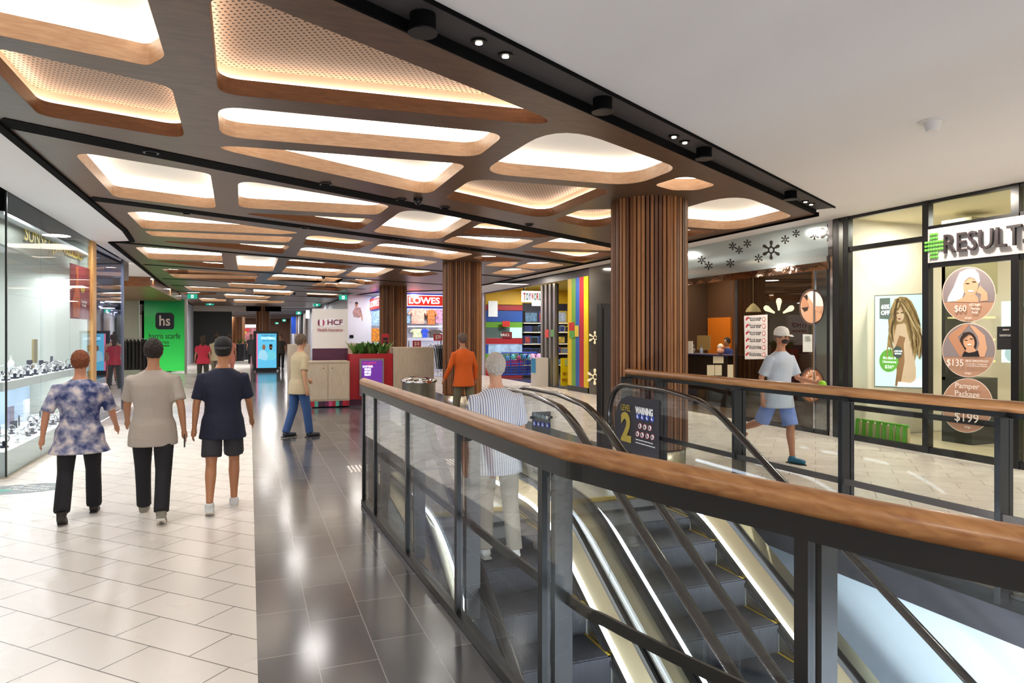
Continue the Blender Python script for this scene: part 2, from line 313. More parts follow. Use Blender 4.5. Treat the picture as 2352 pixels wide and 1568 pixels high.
# recess outlines traced on the ceiling plane (z = 3.5): kind, corner radius, photo pixels of the corners, what sets it apart
CO = [
('L', .16, [(-260, 30), (-160, -130), (300, -130), (380, 130), (340, 152), (290, 141)], 'huge white-lit ceiling recess cut by the top left corner of the picture'),
('P', .12, [(-75, 95), (395, 200), (427, 320), (90, 265)], 'perforated timber recess below the huge lit one at the far left'),
('P', .12, [(478, -5), (575, -3), (1314, 294), (500, 215)], 'largest perforated wedge recess beside the black channel'),
('L', .17, [(498, 243), (1165, 307), (1095, 362), (505, 314)], 'long straight white recess right below the big perforated wedge'),
('L', .13, [(430, 327), (1075, 377), (985, 448)], 'long white triangle recess between long straight one and first black slot'),
('L', .14, [(163, 346), (484, 399), (497, 481), (262, 452)], 'white four-sided recess nearest the jeweller, just past first black slot'),
('L', .17, [(545, 411), (897, 472), (868, 494), (548, 477)], 'white tapering recess just past the first black slot, centre left'),
('P', .1, [(530, 487), (862, 503), (826, 528)], 'thin dark triangle recess with a sliver of light before the second black slot'),
('L', .3, [(1282, 284), (1560, 386), (1455, 427), (1100, 398)], 'big white kite-shaped recess left above the nearest timber column'),
('P', .2, [(1085, 410), (1415, 436), (1250, 503), (1020, 455)], 'perforated kite recess left of the nearest timber column'),
('L', .12, [(1500, 425), (1560, 407), (1590, 407), (1647, 425), (1600, 437), (1545, 437)], 'small oval recess directly over the nearest timber column'),
('P', .2, [(1270, 506), (1335, 481), (1430, 480), (1450, 505), (1360, 524)], 'small lit recess partly hidden by the nearest timber column'),
('L', .3, [(1455, 512), (1690, 443), (1824, 497), (1685, 529)], 'white rounded recess right of the nearest timber column'),
('P', .1, [(1520, 525), (1650, 530), (1575, 545), (1510, 545)], 'dark narrow recess behind the right shoulder of the nearest column'),
('P', .15, [(1060, 536), (1105, 512), (1140, 514), (1285, 541), (1230, 546)], 'dark wedge recess with thin light past the first slot, before nearest column'),
('L', .22, [(930, 478), (1088, 505), (1005, 552), (855, 533)], 'white diamond recess at the centre of the timber ceiling'),
('L', .2, [(1016, 556), (1045, 541), (1232, 551), (1175, 574)], 'white flat recess right of the centre diamond'),
('L', .2, [(1212, 568), (1300, 542), (1420, 562), (1425, 577)], 'white recess touching the left edge of the nearest column'),
('P', .15, [(1180, 575), (1425, 581), (1332, 601)], 'dark triangle recess just under the white one beside nearest column'),
('L', .1, [(1113, 610), (1138, 602), (1193, 602), (1172, 613)], 'tiny timber recess just right of the second column head'),
('L', .3, [(1180, 614), (1218, 602), (1262, 602), (1300, 609), (1235, 619)], 'small white almond recess over the toy shop, nearer one'),
('L', .3, [(1126, 628), (1160, 617), (1200, 617), (1234, 624), (1172, 632)], 'small white almond recess over the toy shop, farther one'),
('L', .2, [(847, 577), (876, 557), (1090, 583), (1032, 598), (995, 590)], 'white slab recess just before the second timber column'),
('L', .2, [(680, 587), (694, 566), (1008, 601), (963, 614)], 'very long thin white recess crossing before second column'),
('P', .2, [(695, 562), (708, 538), (862, 556), (818, 574)], 'lit recess with dark lower edge above the very long thin one'),
('P', .12, [(1085, 591), (1118, 586), (1212, 599), (1110, 601)], 'dark sliver recess behind the second column top'),
('L', .2, [(792, 633), (826, 612), (908, 617), (860, 638)], 'small white trapezoid recess before the third column'),
('L', .2, [(646, 625), (660, 611), (799, 620), (770, 635)], 'small white recess left of the trapezoid before third column'),
('P', .15, [(654, 608), (666, 594), (815, 612), (788, 617)], 'dark recess with short light line above the small white one'),
('P', .2, [(915, 628), (925, 618), (985, 622), (1010, 629), (960, 636)], 'dark lens recess between the second and third columns'),
('P', .15, [(793, 645), (825, 640), (870, 647), (845, 655)], 'dark lens recess left of the third column head'),
('L', .14, [(290, 487), (335, 486), (695, 535), (645, 538), (328, 525)], 'white wedge recess on the left just past the second slot'),
('L', .1, [(330, 530), (674, 544), (662, 557), (350, 542)], 'long bare timber recess left, second past the second slot'),
('P', .1, [(345, 552), (667, 564), (648, 583)], 'dark brown triangle recess left, before the third slot'),
('L', .14, [(308, 566), (509, 581), (512, 600), (343, 595)], 'white blade recess at left just past the third slot'),
('P', .1, [(345, 598), (511, 603), (517, 616), (480, 614)], 'dark blade recess at left before the fourth slot'),
('L', .2, [(540, 585), (640, 592), (627, 623), (547, 620)], 'white square recess left of centre past the third slot'),
('P', .1, [(370, 617), (596, 629), (590, 634), (387, 628)], 'thin dark recess at left just past the fourth slot'),
('L', .12, [(387, 629), (594, 631), (588, 640), (403, 638)], 'thin bare timber recess at left past the fourth slot'),
('P', .1, [(403, 640), (590, 640), (585, 648)], 'dark thin recess at left before the fifth slot'),
('L', .2, [(610, 643), (632, 629), (790, 639), (776, 651)], 'flat timber recess in the middle past the fourth slot'),
('L', .2, [(520, 649), (661, 656), (652, 664), (530, 659)], 'flat timber recess in the middle past the fifth slot'),
('L', .2, [(419, 655), (566, 662), (561, 670), (438, 667)], 'flat recess with white streak at the far left'),
('L', .25, [(581, 662), (677, 667), (665, 679), (583, 676)], 'far small white square recess over the corridor'),
('L', .2, [(712, 656), (745, 645), (838, 652), (812, 661)], 'far flat timber recess over the health kiosk'),
('P', .2, [(690, 662), (760, 657), (800, 664), (775, 668)], 'far dark recess over the health kiosk'),
('P', .2, [(411, 672), (500, 671), (497, 676), (430, 679)], 'far dark streak recess above the green exit sign'),
('L', .2, [(512, 674), (624, 681), (610, 687), (520, 684)], 'far timber streak recess above the big screen'),
('L', .2, [(455, 684), (520, 687), (518, 692), (465, 692)], 'far short timber streak above the hanging exit sign'),
('L', .2, [(535, 687), (655, 691), (648, 696), (540, 695)], 'farthest long timber streak over the corridor'),
('P', .2, [(700, 672), (790, 676), (770, 683), (706, 681)], 'far dark streak recess before the white kiosk panel'),
]
WBOX = [(-1.93, 2.38), (7.73, 7.74), (7.73, 22.6), (7.3, 26.4), (5, 28.3), (4.2, 32), (4.2, 46), (-3.2, 46), (-3.2, 39.4), (-2.43, 14.78), (-2.03, 14.45), (-1.93, 13)]
LWH = mat('lightbox_white', '#fff6e6', .6, emit=3.4, ecol='#fff5e6'); LTOP = mat('lightbox_top', '#f2efe8', .7, emit=.12, ecol='#fff4e6')
LSTRIP = mat('led_strip', '#ffe2b8', .6, emit=10, ecol='#fff2e2')
def perf():
    m = bpy.data.materials.new('perforated_timber'); m.use_nodes = True; nt = m.node_tree; bs = nt.nodes['Principled BSDF']
    tc = nt.nodes.new('ShaderNodeTexCoord'); mp = nt.nodes.new('ShaderNodeMapping'); mp.inputs['Scale'].default_value = (26, 26, 26); mp.inputs['Rotation'].default_value = (0, 0, .5)
    nt.links.new(tc.outputs['Object'], mp.inputs[0]); fr = nt.nodes.new('ShaderNodeVectorMath'); fr.operation = 'FRACTION'; nt.links.new(mp.outputs[0], fr.inputs[0])
    sb = nt.nodes.new('ShaderNodeVectorMath'); sb.operation = 'SUBTRACT'; sb.inputs[1].default_value = (.5, .5, 0); nt.links.new(fr.outputs[0], sb.inputs[0])
    ml = nt.nodes.new('ShaderNodeVectorMath'); ml.operation = 'MULTIPLY'; ml.inputs[1].default_value = (1, 1, 0); nt.links.new(sb.outputs[0], ml.inputs[0])
    ln = nt.nodes.new('ShaderNodeVectorMath'); ln.operation = 'LENGTH'; nt.links.new(ml.outputs[0], ln.inputs[0])
    lt = nt.nodes.new('ShaderNodeMath'); lt.operation = 'LESS_THAN'; lt.inputs[1].default_value = .23; nt.links.new(ln.outputs['Value'], lt.inputs[0])
    mx = nt.nodes.new('ShaderNodeMixRGB'); mx.inputs[1].default_value = lin('#c5a58c') + (1,); mx.inputs[2].default_value = lin('#2a1a10') + (1,)
    nt.links.new(lt.outputs[0], mx.inputs[0]); nt.links.new(mx.outputs[0], bs.inputs['Base Color']); bs.inputs['Roughness'].default_value = .5; return m
WOODP = woodm('reveal_wood_shaded', '#6b452a', '#7f5636', (2, 2, 14), .45, 4); PERF = perf(); CV = mat('cavity_timber', '#dcc8ae', .5)  # first is the reveal wood darkened to paint the shade of unlit recesses
HOLES = []
for k, (kind, r, pts, lab) in enumerate(CO):
    P = [pz(u, v, 3.5).to_2d() for u, v in pts]; P = rnd(P, r * 1.35)
    if area2(P) < 0: P = P[::-1]
    HOLES.append(P); c = sum(P, Vector((0, 0))) / len(P); Q = offp(P, .02); far = c.y > 16
    e = thing('ceiling_light' if kind == 'L' else 'ceiling_coffer', (c.x, c.y, 3.5), lab, 'ceiling light' if kind == 'L' else 'ceiling recess', 'white lit recesses in the timber ceiling' if kind == 'L' else 'perforated recesses in the timber ceiling')
    P2 = offp(P, .045); top = 3.64 if kind == 'L' else 3.62
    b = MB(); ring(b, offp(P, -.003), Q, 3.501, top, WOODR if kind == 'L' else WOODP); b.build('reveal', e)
    if kind == 'L':
        b = MB(); ring(b, P2, offp(P2, .01), 3.64, 3.78, LWH); b.build('light_box', e)
        b = MB(); b.slab([(p.x, p.y, 3.78) for p in P2], (0, 0, 1), .01, LTOP); b.build('diffuser', e)
    else:
        b = MB(); ring(b, offp(P, .012), P2, top, top + .006, LSTRIP); b.build('led_strip', e)
        b = MB(); ring(b, P2, offp(P2, .01), top, top + .1, CV); b.slab([(p.x, p.y, top + .1) for p in P2], (0, 0, 1), .01, PERF); b.build('perforated_panel', e)
holed('ceiling', [Vector(p) for p in WBOX], HOLES, 3.5, .03, WOODC)
# black slots and edges of the timber ceiling
def bar(name, pts, wd, z0, z1, m=BLACKM):
    b = MB()
    for (x0, y0), (x1, y1) in zip(pts, pts[1:]): b.bar((x0, y0, (z0 + z1) / 2), (x1, y1, (z0 + z1) / 2), wd, z1 - z0, m)
    return struct(b, name)
SL = [((-1.93, 6.755), .6), ((-1.93, 10.15), .53), ((-2.43, 14.8), .49), ((-2.48, 19.33), .46), ((-2.55, 24.0), .43), ((-2.6, 27.2), .42), ((-2.8, 31), .4), ((-3, 36), .4)]
for i, ((x0, y0), s_) in enumerate(SL):
    xe = 7.7 if i < 3 else (7.6 if i == 3 else 4.2); bar('trim_%d' % (i + 2), [(x0, y0), (xe, y0 + s_ * (xe - x0))], .3 if i < 2 else .18, 3.494, 3.52)
bar('trim_12', [(-1.95, 2.3), (-1.95, 13), (-2.05, 14.5), (-2.45, 14.75), (-3.22, 39.4), (-3.22, 46)], .08, 3.47, 3.53)
bar('trim_13', [(7.75, 7.7), (7.75, 22.6), (7.3, 26.4), (5, 28.3), (4.2, 32), (4.2, 46)], .04, 3.47, 3.53)
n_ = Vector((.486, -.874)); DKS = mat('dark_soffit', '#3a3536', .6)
A_, B_ = Vector((-1.93, 2.38)), Vector((7.74, 7.75))
b = MB(); b.slab([(A_.x, A_.y, 3.5), (B_.x, B_.y, 3.5), (B_.x, B_.y, 3.57), (A_.x, A_.y, 3.57)], (n_.x, n_.y, 0), .02, BLACKM); struct(b, 'trim_14')
A2, B2 = A_ + n_ * .27, B_ + n_ * .27
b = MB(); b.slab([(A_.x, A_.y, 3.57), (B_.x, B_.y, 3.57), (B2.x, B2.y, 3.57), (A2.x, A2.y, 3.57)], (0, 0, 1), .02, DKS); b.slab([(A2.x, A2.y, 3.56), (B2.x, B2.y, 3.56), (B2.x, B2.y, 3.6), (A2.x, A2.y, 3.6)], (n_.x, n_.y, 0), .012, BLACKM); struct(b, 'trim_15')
A3, B3 = A2 + n_ * .012, B2 + n_ * .012
b = MB(); b.slab([(A3.x, -4, 3.585), (A3.x, A3.y, 3.585), (B3.x, B3.y, 3.585), (B3.x, -4, 3.585)][::-1], (0, 0, 1), .02, CEILW); struct(b, 'ceiling')
b = MB(); b.box((7.78, -4, 3.71), (9.4, 30, 3.75), CEILW); b.box((7.78, 7.76, 3.5), (7.82, 30, 3.71), CEILW); b.box((7.88, -4, 3.585), (7.9, 7.76, 3.71), CEILW); struct(b, 'ceiling')
b = MB(); b.slab([(-2.75, -4, 3.49), (-1.95, -4, 3.49), (-1.95, 13, 3.49), (-2.05, 14.5, 3.49), (-2.45, 14.75, 3.49), (-3.2, 39, 3.49), (-5, 39, 3.49), (-5, 18.2, 3.49), (-2.75, 18, 3.49)], (0, 0, 1), .03, CEILL); struct(b, 'ceiling')
b = MB(); b.slab([(4.2, 46, 3.51), (4.2, 32, 3.51), (5, 28.3, 3.51), (7.3, 26.4, 3.51), (7.78, 22.6, 3.51), (9.4, 22.6, 3.51), (9.4, 40, 3.51), (4.2, 46, 3.51)][:-1], (0, 0, 1), .03, CEILW); struct(b, 'ceiling')
b = MB(); b.box((-9, 46, 3.5), (4.2, 85, 3.55), mat('far_ceiling', '#bdbabc', .7))
for k in range(9): b.box((-9, 48.5 + 3.2 * k, 3.44), (4.2, 49 + 3.2 * k, 3.5), WOODC if k > 4 else mat('slot_grey', '#7a7880', .6))
struct(b, 'ceiling')
b = MB(); b.box((-9, -4, 3.9), (10, 85, 4.0), BLACKM); struct(b, 'ceiling')
# far walls of the corridor
GW = mat('far_wall_grey', '#b4b5bf', .5); DW = mat('far_wall_dark', '#08090c', .6)
b = MB(); b.box((-3.35, 35, 0), (-3.2, 46, 3.5), GW); struct(b, 'wall_left_far')
b = MB(); b.box((-6, 46, 0), (-1.02, 46.3, 3.15), DW); b.box((-6, 46, 3.15), (-.2, 46.2, 3.5), mat('bulkhead_beige', '#b7aca2', .6)); b.box((-.2, 46.1, 3.2), (1.9, 46.3, 3.5), BLACKM); struct(b, 'wall_far')
b = MB(); b.box((4.2, 32, 0), (4.35, 85, 3.5), GW)
for y, m in ((40, '#d4d7e2'), (55, '#8d7f77'), (60, '#1a1a1c'), (66, '#8d7f77')): b.box((4.05, y, 0), (4.2, y + 2.2, 3.5), mat('pier' + m, m, .5))
struct(b, 'wall_right_far')
b = MB(); b.box((-9, 80, 0), (4.2, 80.2, 3.5), mat('end_wall', '#6a4630', .6)); struct(b, 'wall_end')
b = MB(); b.box((-9, -4, 0), (-8.9, 80, 3.9), mat('outer_wall', '#c9c4bb', .7)); struct(b, 'wall_left')
# ---------------------------------------------------------------- timber clad columns
def column(x, y, R, z1, lab):
    e = thing('slatted_column', (x, y, 0), lab, 'column', 'round columns clad in timber slats')
    b = MB(); b.lathe([(R - .035, .27), (R - .035, z1)], mat('column_core', '#120c08', .8), (x, y, 0), 40); b.build('core', e)
    b = MB(); b.lathe([(R + .0, 0), (R + .0, .25), (R - .05, .27)], STEEL, (x, y, 0), 48); b.build('plinth', e)
    b = MB(); n = 58; a0 = 0
    for k in range(n):
        t = 2 * math.pi * k / n + random.uniform(-.012, .012); wdt = (2 * math.pi * R / n) * .40; d = Vector((math.cos(t), math.sin(t), 0)); p = Vector((-d.y, d.x, 0)); c = Vector((x, y, 0)) + d * R; th = .02 + random.uniform(-.006, .006)
        q = [c - p * wdt - d * .045, c + p * wdt - d * .045, c + p * wdt * .92 + d * th, c - p * wdt * .92 + d * th]; m = random.choice(SLM)
        b.slab([v + Vector((0, 0, .27)) for v in q], (0, 0, 1), z1 - .27, m)
    b.build('slats', e); return e
SLM = [woodm('slat_%d' % i, a, b_, (14, 14, .3), .5, 4) for i, (a, b_) in enumerate((('#7a4a28', '#9d6a3e'), ('#5d371e', '#80502c'), ('#8b5a34', '#b07a4a'), ('#4d2d18', '#6d4124')))]
column(4.97, 7.84, .48, 3.5, 'nearest timber-slatted round column behind the level 2 sign')
column(4.94, 16.3, .46, 3.5, 'second timber-slatted column with the orange shirt person before it')
column(4.96, 25.1, .48, 3.5, 'third timber-slatted column between the two red and blue store signs')
c4 = py(604, 767, 46.5); column(c4.x, 46.5, .4, 3.5, 'far dark timber column behind the big blue screen')
c5 = py(548, 767, 58); column(c5.x, 58, .45, 3.1, 'farthest timber column past the black wall')
# ================================================================ BALUSTRADES
def along(path, step=None):
    L = [0]
    for a, b_ in zip(path, path[1:]): L.append(L[-1] + (Vector(b_) - Vector(a)).length)
    return L
def at_y(path, y):
    for (x0, y0), (x1, y1) in zip(path, path[1:]):
        if (y0 - y) * (y1 - y) <= 0: t = (y - y0) / (y1 - y0); return Vector((x0 + (x1 - x0) * t, y, 0))
    return Vector((path[-1][0], path[-1][1], 0))
def smooth_path(path, n=8):
    P = [Vector(p) for p in path]; out = []
    for i in range(len(P) - 1):
        a = P[max(i - 1, 0)]; b_ = P[i]; c = P[i + 1]; d = P[min(i + 2, len(P) - 1)]
        for j in range(n):
            t = j / n; out.append(.5 * ((2 * b_) + (c - a) * t + (2 * a - 5 * b_ + 4 * c - d) * t * t + (3 * b_ - a - 3 * c + d) * t ** 3))
    out.append(P[-1]); return out
def railing(path, top, posts, label, side, glass_from=0, joints=()):
    sp = smooth_path(path); e = thing('balustrade', (path[0][0], path[0][1], 0), label, 'railing')
    def P3(p, z, o=0):
        i = min(range(len(sp)), key=lambda k: (sp[k] - Vector((p[0], p[1]))).length); q = (sp[min(i + 1, len(sp) - 1)] - sp[max(i - 1, 0)]).normalized(); n = Vector((q.y, -q.x)) * -side
        return Vector((p[0] + n.x * o, p[1] + n.y * o, z))
    b = MB(); b.tube([(p.x, p.y, top - .042) for p in sp], .048, WOODH, 16, sy=.88, up=(0, 0, 1)); b.build('handrail', e)
    def strip(mb, o, hw, z0, z1, m):
        m_ = len(sp); vs = []
        for q, p in enumerate(sp):
            d = (sp[min(q + 1, m_ - 1)] - sp[max(q - 1, 0)]).normalized(); n = Vector((d.y, -d.x)) * -side; A = p + n * (o - hw); B = p + n * (o + hw)
            vs += [(A.x, A.y, z0), (B.x, B.y, z0), (B.x, B.y, z1), (A.x, A.y, z1)]
        mb.add(vs, [(4 * q + r, 4 * q + (r + 1) % 4, 4 * q + 4 + (r + 1) % 4, 4 * q + 4 + r) for q in range(m_ - 1) for r in range(4)] + [(0, 1, 2, 3), tuple(4 * m_ - 4 + r for r in (3, 2, 1, 0))], m, False)
    b = MB(); strip(b, 0, .025, top - (.15 if side > 0 else .115), top - .075, BLACK); b.build('sub_rail', e)
    b = MB(); strip(b, 0, .03, .005, .055, BLACK); b.build('base_channel', e)
    b = MB(); bar_m = mat('mid_bar', '#4a4440', .4, .6)
    strip(b, .1, .007, .535, .585, bar_m)
    b.build('mid_bar', e)
    ys = sorted(posts, reverse=True); pts = [at_y(path, y) for y in ys]
    for p in pts:
        i = min(range(len(sp)), key=lambda k: (sp[k] - p.to_2d()).length); q = (sp[min(i + 1, len(sp) - 1)] - sp[max(i - 1, 0)]).normalized(); n = Vector((q.y, -q.x)) * -side
        b = MB(); t3 = Vector((q.x, q.y, 0)); n3 = Vector((n.x, n.y, 0)); c = p
        b.slab([c - t3 * .022 - n3 * .02, c + t3 * .022 - n3 * .02, c + t3 * .022 + n3 * .02, c - t3 * .022 + n3 * .02], (0, 0, 1), top - .12, BLACK)
        c = p + n3 * .1
        b.slab([c - t3 * .008 - n3 * .06, c + t3 * .03 - n3 * .06, c + t3 * .03 + n3 * .03, c - t3 * .008 + n3 * .03], (0, 0, 1), top - .1, BLACK)
        b.build('post', e)
    for k in range(len(pts) - 1):
        a, c = ys[k], ys[k + 1]; seg = [at_y(path, a)] + [Vector((p.x, p.y, 0)) for p in sp if c < p.y < a] + [at_y(path, c)]; b = MB()
        m_ = len(seg); vs = []
        for q, p in enumerate(seg):
            d = (seg[min(q + 1, m_ - 1)] - seg[max(q - 1, 0)]).normalized(); n3 = Vector((d.y, -d.x, 0)) * .006
            vs += [p - n3 + Vector((0, 0, .055)), p + n3 + Vector((0, 0, .055)), p + n3 + Vector((0, 0, top - (.15 if side > 0 else .115))), p - n3 + Vector((0, 0, top - (.15 if side > 0 else .115)))]
        b.add(vs, [(4 * q + r, 4 * q + (r + 1) % 4, 4 * q + 4 + (r + 1) % 4, 4 * q + 4 + r) for q in range(m_ - 1) for r in range(4)] + [(0, 1, 2, 3), tuple(4 * m_ - 4 + r for r in (3, 2, 1, 0))], GLR)
        b.build('glass_panel', e)
    return e
railing([(x, y) for x, y in R1], 1.30, [7.09, 6.5, 5.26, 4.02, 2.81, 1.57, .55, -.15], 'near glass balustrade with thick timber handrail sweeping to the lower right', 1)
R2 = [(4.47, 7.54), (4.52, 5.64), (4.56, 4.7), (4.66, 2.93), (4.74, 1.2), (4.8, -.2)]
railing(R2, 1.315, [7.5, 6.75, 5.45, 4.22, 3.02, 1.8, .5], 'far balustrade with thin timber handrail in front of the shops at right', -1)
# ================================================================ ESCALATORS
HZ, YR, RR = 1.144, 6.15, 1.8
def zc(y):
    if y >= YR: return HZ
    y1 = YR - RR * .5
    if y >= y1: return HZ - RR + math.sqrt(RR * RR - (YR - y) ** 2)
    return HZ - RR * (1 - math.cos(math.pi / 6)) - (y1 - y) * math.tan(math.pi / 6)
def prof(off, y0, y1, x):
    ys = [y0]; y = y0
    while y > y1 + 1e-6:
        st = .1 if YR - RR * .5 - .05 < y <= YR + .1 else .6
        y = max(y1, y - st); ys.append(y)
    return [Vector((x, y, zc(y) + off)) for y in ys]
GOLD = mat('deck_steel', '#d8cba8', .3, .75, bump=.03, bscale=50, stretch=(1, .04, 1)); STEP = mat('step_metal', '#4c4d54', .4, .6); YEL = mat('step_yellow', '#c8a820', .5)
LEDW = mat('skirt_light', '#eef4ff', .5, emit=7, ecol='#e6efff'); BRUSH = mat('brush_black', '#16161c', .9); CLAD = mat('escalator_cladding', '#c9d8e2', .4)
YEND = -2.6
def ridges(m):
    nt = m.node_tree; b = nt.nodes['Principled BSDF']; tc = nt.nodes.new('ShaderNodeTexCoord'); wv = nt.nodes.new('ShaderNodeTexWave'); wv.inputs['Scale'].default_value = 34; wv.bands_direction = 'X'
    nt.links.new(tc.outputs['Object'], wv.inputs[0]); bp = nt.nodes.new('ShaderNodeBump'); bp.inputs['Strength'].default_value = .6; bp.inputs['Distance'].default_value = .01; nt.links.new(wv.outputs['Fac'], bp.inputs['Height']); nt.links.new(bp.outputs[0], b.inputs['Normal'])
ridges(STEP)
def escalator(xl, xr, label, left_out, right_out):
    e = thing('escalator', ((xl + xr) / 2, 7, 0), label, 'escalator', 'pair of escalators in the floor opening')
    for x, s, out in ((xl, 1, left_out), (xr, -1, right_out)):
        path = [Vector((x, 7.0, .344)), Vector((x, 7.1, .344))] + [Vector((x, 7.13 + .4 * math.cos(math.radians(a)), .744 + .4 * math.sin(math.radians(a)))) for a in range(-80, 91, 10)] + prof(0, 6.9, YEND, x)
        b = MB(); b.sweep(path, [(.042 * math.cos(t), .024 * math.sin(t)) for t in [math.pi * 2 * k / 12 for k in range(12)]], RUBBER, smooth=True); b.build('handrail', e)
        cuts = [5.95, 4.75, 3.55, 2.35, 1.15, -.05, -1.25, YEND]; tops = prof(-.03, 7.13, 5.95, x); bots = prof(-.9, 7.1, 5.95, x)
        arc = [Vector((x, 7.13 + .365 * math.cos(math.radians(a)), .744 + .365 * math.sin(math.radians(a)))) for a in range(-70, 90, 10)]
        b = MB(); b.slab([p - Vector((.005, 0, 0)) for p in bots[::-1] + [Vector((x, 7.25, .244))] + arc + tops], (1, 0, 0), .01, GL); b.build('glass_panel', e)
        for y0, y1 in zip(cuts, cuts[1:]):
            t, q = prof(-.03, y0 - .008, y1, x), prof(-.9, y0 - .008, y1, x)
            b = MB(); b.slab([p - Vector((.005, 0, 0)) for p in t + q[::-1]], (1, 0, 0), .01, GL); b.build('glass_panel', e)
        b = MB(); b.sweep(prof(-.90, 7.45, YEND, x), [(-.03, 0), (-.03, .05), (-.008, .05), (-.008, 0)], BLACK)
        b.sweep(prof(-.90, 7.45, YEND, x), [(.008, 0), (.008, .05), (.03, .05), (.03, 0)], BLACK); b.build('glass_clamp', e)
        b = MB(); b.sweep(prof(-.90, 7.45, YEND, x), [(0, .02), (s * .135, -.1), (s * .135, -.14), (0, -.03)], GOLD); b.build('inner_deck', e)
        b = MB(); b.sweep(prof(-1.0, 7.3, YEND, x + s * .148), [(.014 * math.cos(t), .018 * math.sin(t)) for t in [math.pi * 2 * k / 8 for k in range(8)]], LEDW, smooth=True); b.build('skirt_light', e)
        b = MB(); b.sweep(prof(-1.015, 7.3, YEND, x + s * .15), [(-.01, 0), (.01, 0), (.01, -.26), (-.01, -.26)], STEEL); b.build('skirt', e)
        b = MB(); b.sweep(prof(-1.085, 6.4, YEND, x + s * .17), [(-.012, .012), (.012, .006), (.012, -.006), (-.012, -.012)], BRUSH); b.build('brush', e)
        b = MB(); wo = out[0]
        if wo:
            b.sweep(prof(-.905, 7.45, YEND, x), [(0, 0), (-s * wo, 0), (-s * wo, -.03), (0, -.03)], GOLD)
            if out[1]: b.sweep(prof(-.93, 6.4, YEND, x - s * (wo - .01)), [(-.01, 0), (.01, 0), (.01, -1.0), (-.01, -1.0)], CLAD)
            b.box((min(x, x - s * (wo - .01)), 6.4, .0), (max(x, x - s * (wo - .01)), 7.45, .21), GOLD); b.build('outer_deck', e)
    a0, a1 = xl + .17, xr - .17
    b = MB(); b.box((a0, 6.5, -.02), (a1, 6.78, .006), STEEL)
    for k in range(60):
        xx = a0 + (a1 - a0) * (k + .5) / 60; b.box((xx - .003, 6.36, -.02), (xx + .003, 6.44, .003), YEL)
    b.box((a0, 6.44, -.03), (a1, 6.5, .006), YEL); b.build('comb_plate', e)
    b = MB(); b.box((a0, 6.78, .0), (a1, 8.6, .005), mat('landing_plate', '#c2bdb2', .3, .6)); b.build('landing_plate', e)
    k = 0; y = 6.43
    while y > YEND + .3:
        z = zc(y - .2) - HZ - .012; b = MB(); b.box((a0, y - .4, z - .05), (a1, y, z), STEP)
        if z < -.03: b.box((a0, y - .41, z - .24), (a1, y - .395, z - .01), STEP)
        b.box((a0, y - .4, z - .049), (a0 + .02, y, z + .002), YEL); b.box((a1 - .02, y - .4, z - .049), (a1, y, z + .002), YEL)
        b.build('step', e); y -= .4; k += 1
    return e
escalator(1.36, 2.65, 'left escalator with the white-haired man riding on it', (.14, 1), (.27, 0))
escalator(2.92, 4.20, 'right escalator carrying the black LEVEL 2 sign on its glass', (0, 0), (.2, 1))
b = MB(); TAC = mat('tactile_steel', '#e9e4da', .25, .8)
for i in range(62):
    for j in range(9):
        xx, yy = 1.22 + i * .05, 8.82 + j * .05
        if i > 3 or j > -1: b.lathe([(.017, 0), (.012, .006)], TAC, (xx, yy, 0), 8)
t = b.build('tactile_studs'); tag(t, 'band of shiny steel tactile studs across the escalator landing', 'tactile paving'); t['kind'] = 'stuff'
# ---------------------------------------------------------------- level 2 sign printed on the right escalator's glass
NAVY = mat('sign_navy', '#26252f', .4); GLD = mat('sign_gold', '#a8943a', .4); SW = mat('sign_white', '#f2f2f2', .5); SBL = mat('sign_blue', '#2e46a8', .4); SRD = mat('sign_red', '#b03040', .5); SBK = mat('ink_black', '#17171a', .6)
XS = 4.186
s0 = [(1514, 920), (1514, 1095), (1440, 1095)] + [(1424, 1050), (1417, 1020), (1412, 985), (1413, 955), (1418, 932), (1428, 915), (1440, 909)]
b = MB(); art(b, ('x', XS), [(NAVY, s0)]); sg = b.build('escalator_sign'); tag(sg, 'black round-shouldered LEVEL 2 WARNING sign on the right escalator glass', 'sign')
def tx(body, u0, u1, v, hpx, X, m, parent, name='lettering', face='-x', **k):
    p0, p1 = px(u0, v[0], X), px(u1, v[1], X); c = (p0 + p1) / 2; hh = hpx * (c.x * sn + c.y * cs) / F_PX
    return text(body, name, c + Vector((-.004 if face == '-x' else .004, 0, 0)), hh, m, face, parent, ext=.002, width=(p1 - p0).length, **k)
tx('LEVEL', 1427, 1449, (934, 938), 14, XS - .004, GLD, sg)
tx('2', 1427, 1450, (978, 982), 68, XS - .004, GLD, sg, bold=.02)
tx('WARNING', 1460, 1500, (941, 948), 17, XS - .004, SW, sg, bold=.004)
def icons(parent, X, rows, r):
    b = MB()
    for us, v0, dv, kind in rows:
        for i, u in enumerate(us):
            v = v0 + dv * i; art(b, ('x', X - .004), [(SBL if kind == 'b' else SRD, ell(u, v, r, r * 1.55, 18))] + ([(SW, ell(u, v, r * .8, r * 1.25, 18))] if kind == 'r' else []) + [(SW if kind == 'b' else SBK, ell(u - 1, v - r * .7, r * .2, r * .28, 8)), (SW if kind == 'b' else SBK, [(u - r * .4, v - r * .4), (u, v - r * .5), (u + r * .1, v + r * .2), (u + r * .5, v + r * .8), (u - r * .2, v + r * .7), (u - r * .5, v + r * .3)])])
    b.build('pictograms', parent)
icons(sg, XS, [((1465, 1475.5, 1486.5, 1498), 956, 2.2, 'b'), ((1470, 1481, 1492.5), 978, 2.4, 'r'), ((1464.5, 1475, 1487, 1498.5), 996, 2.6, 'r')], 4.6)
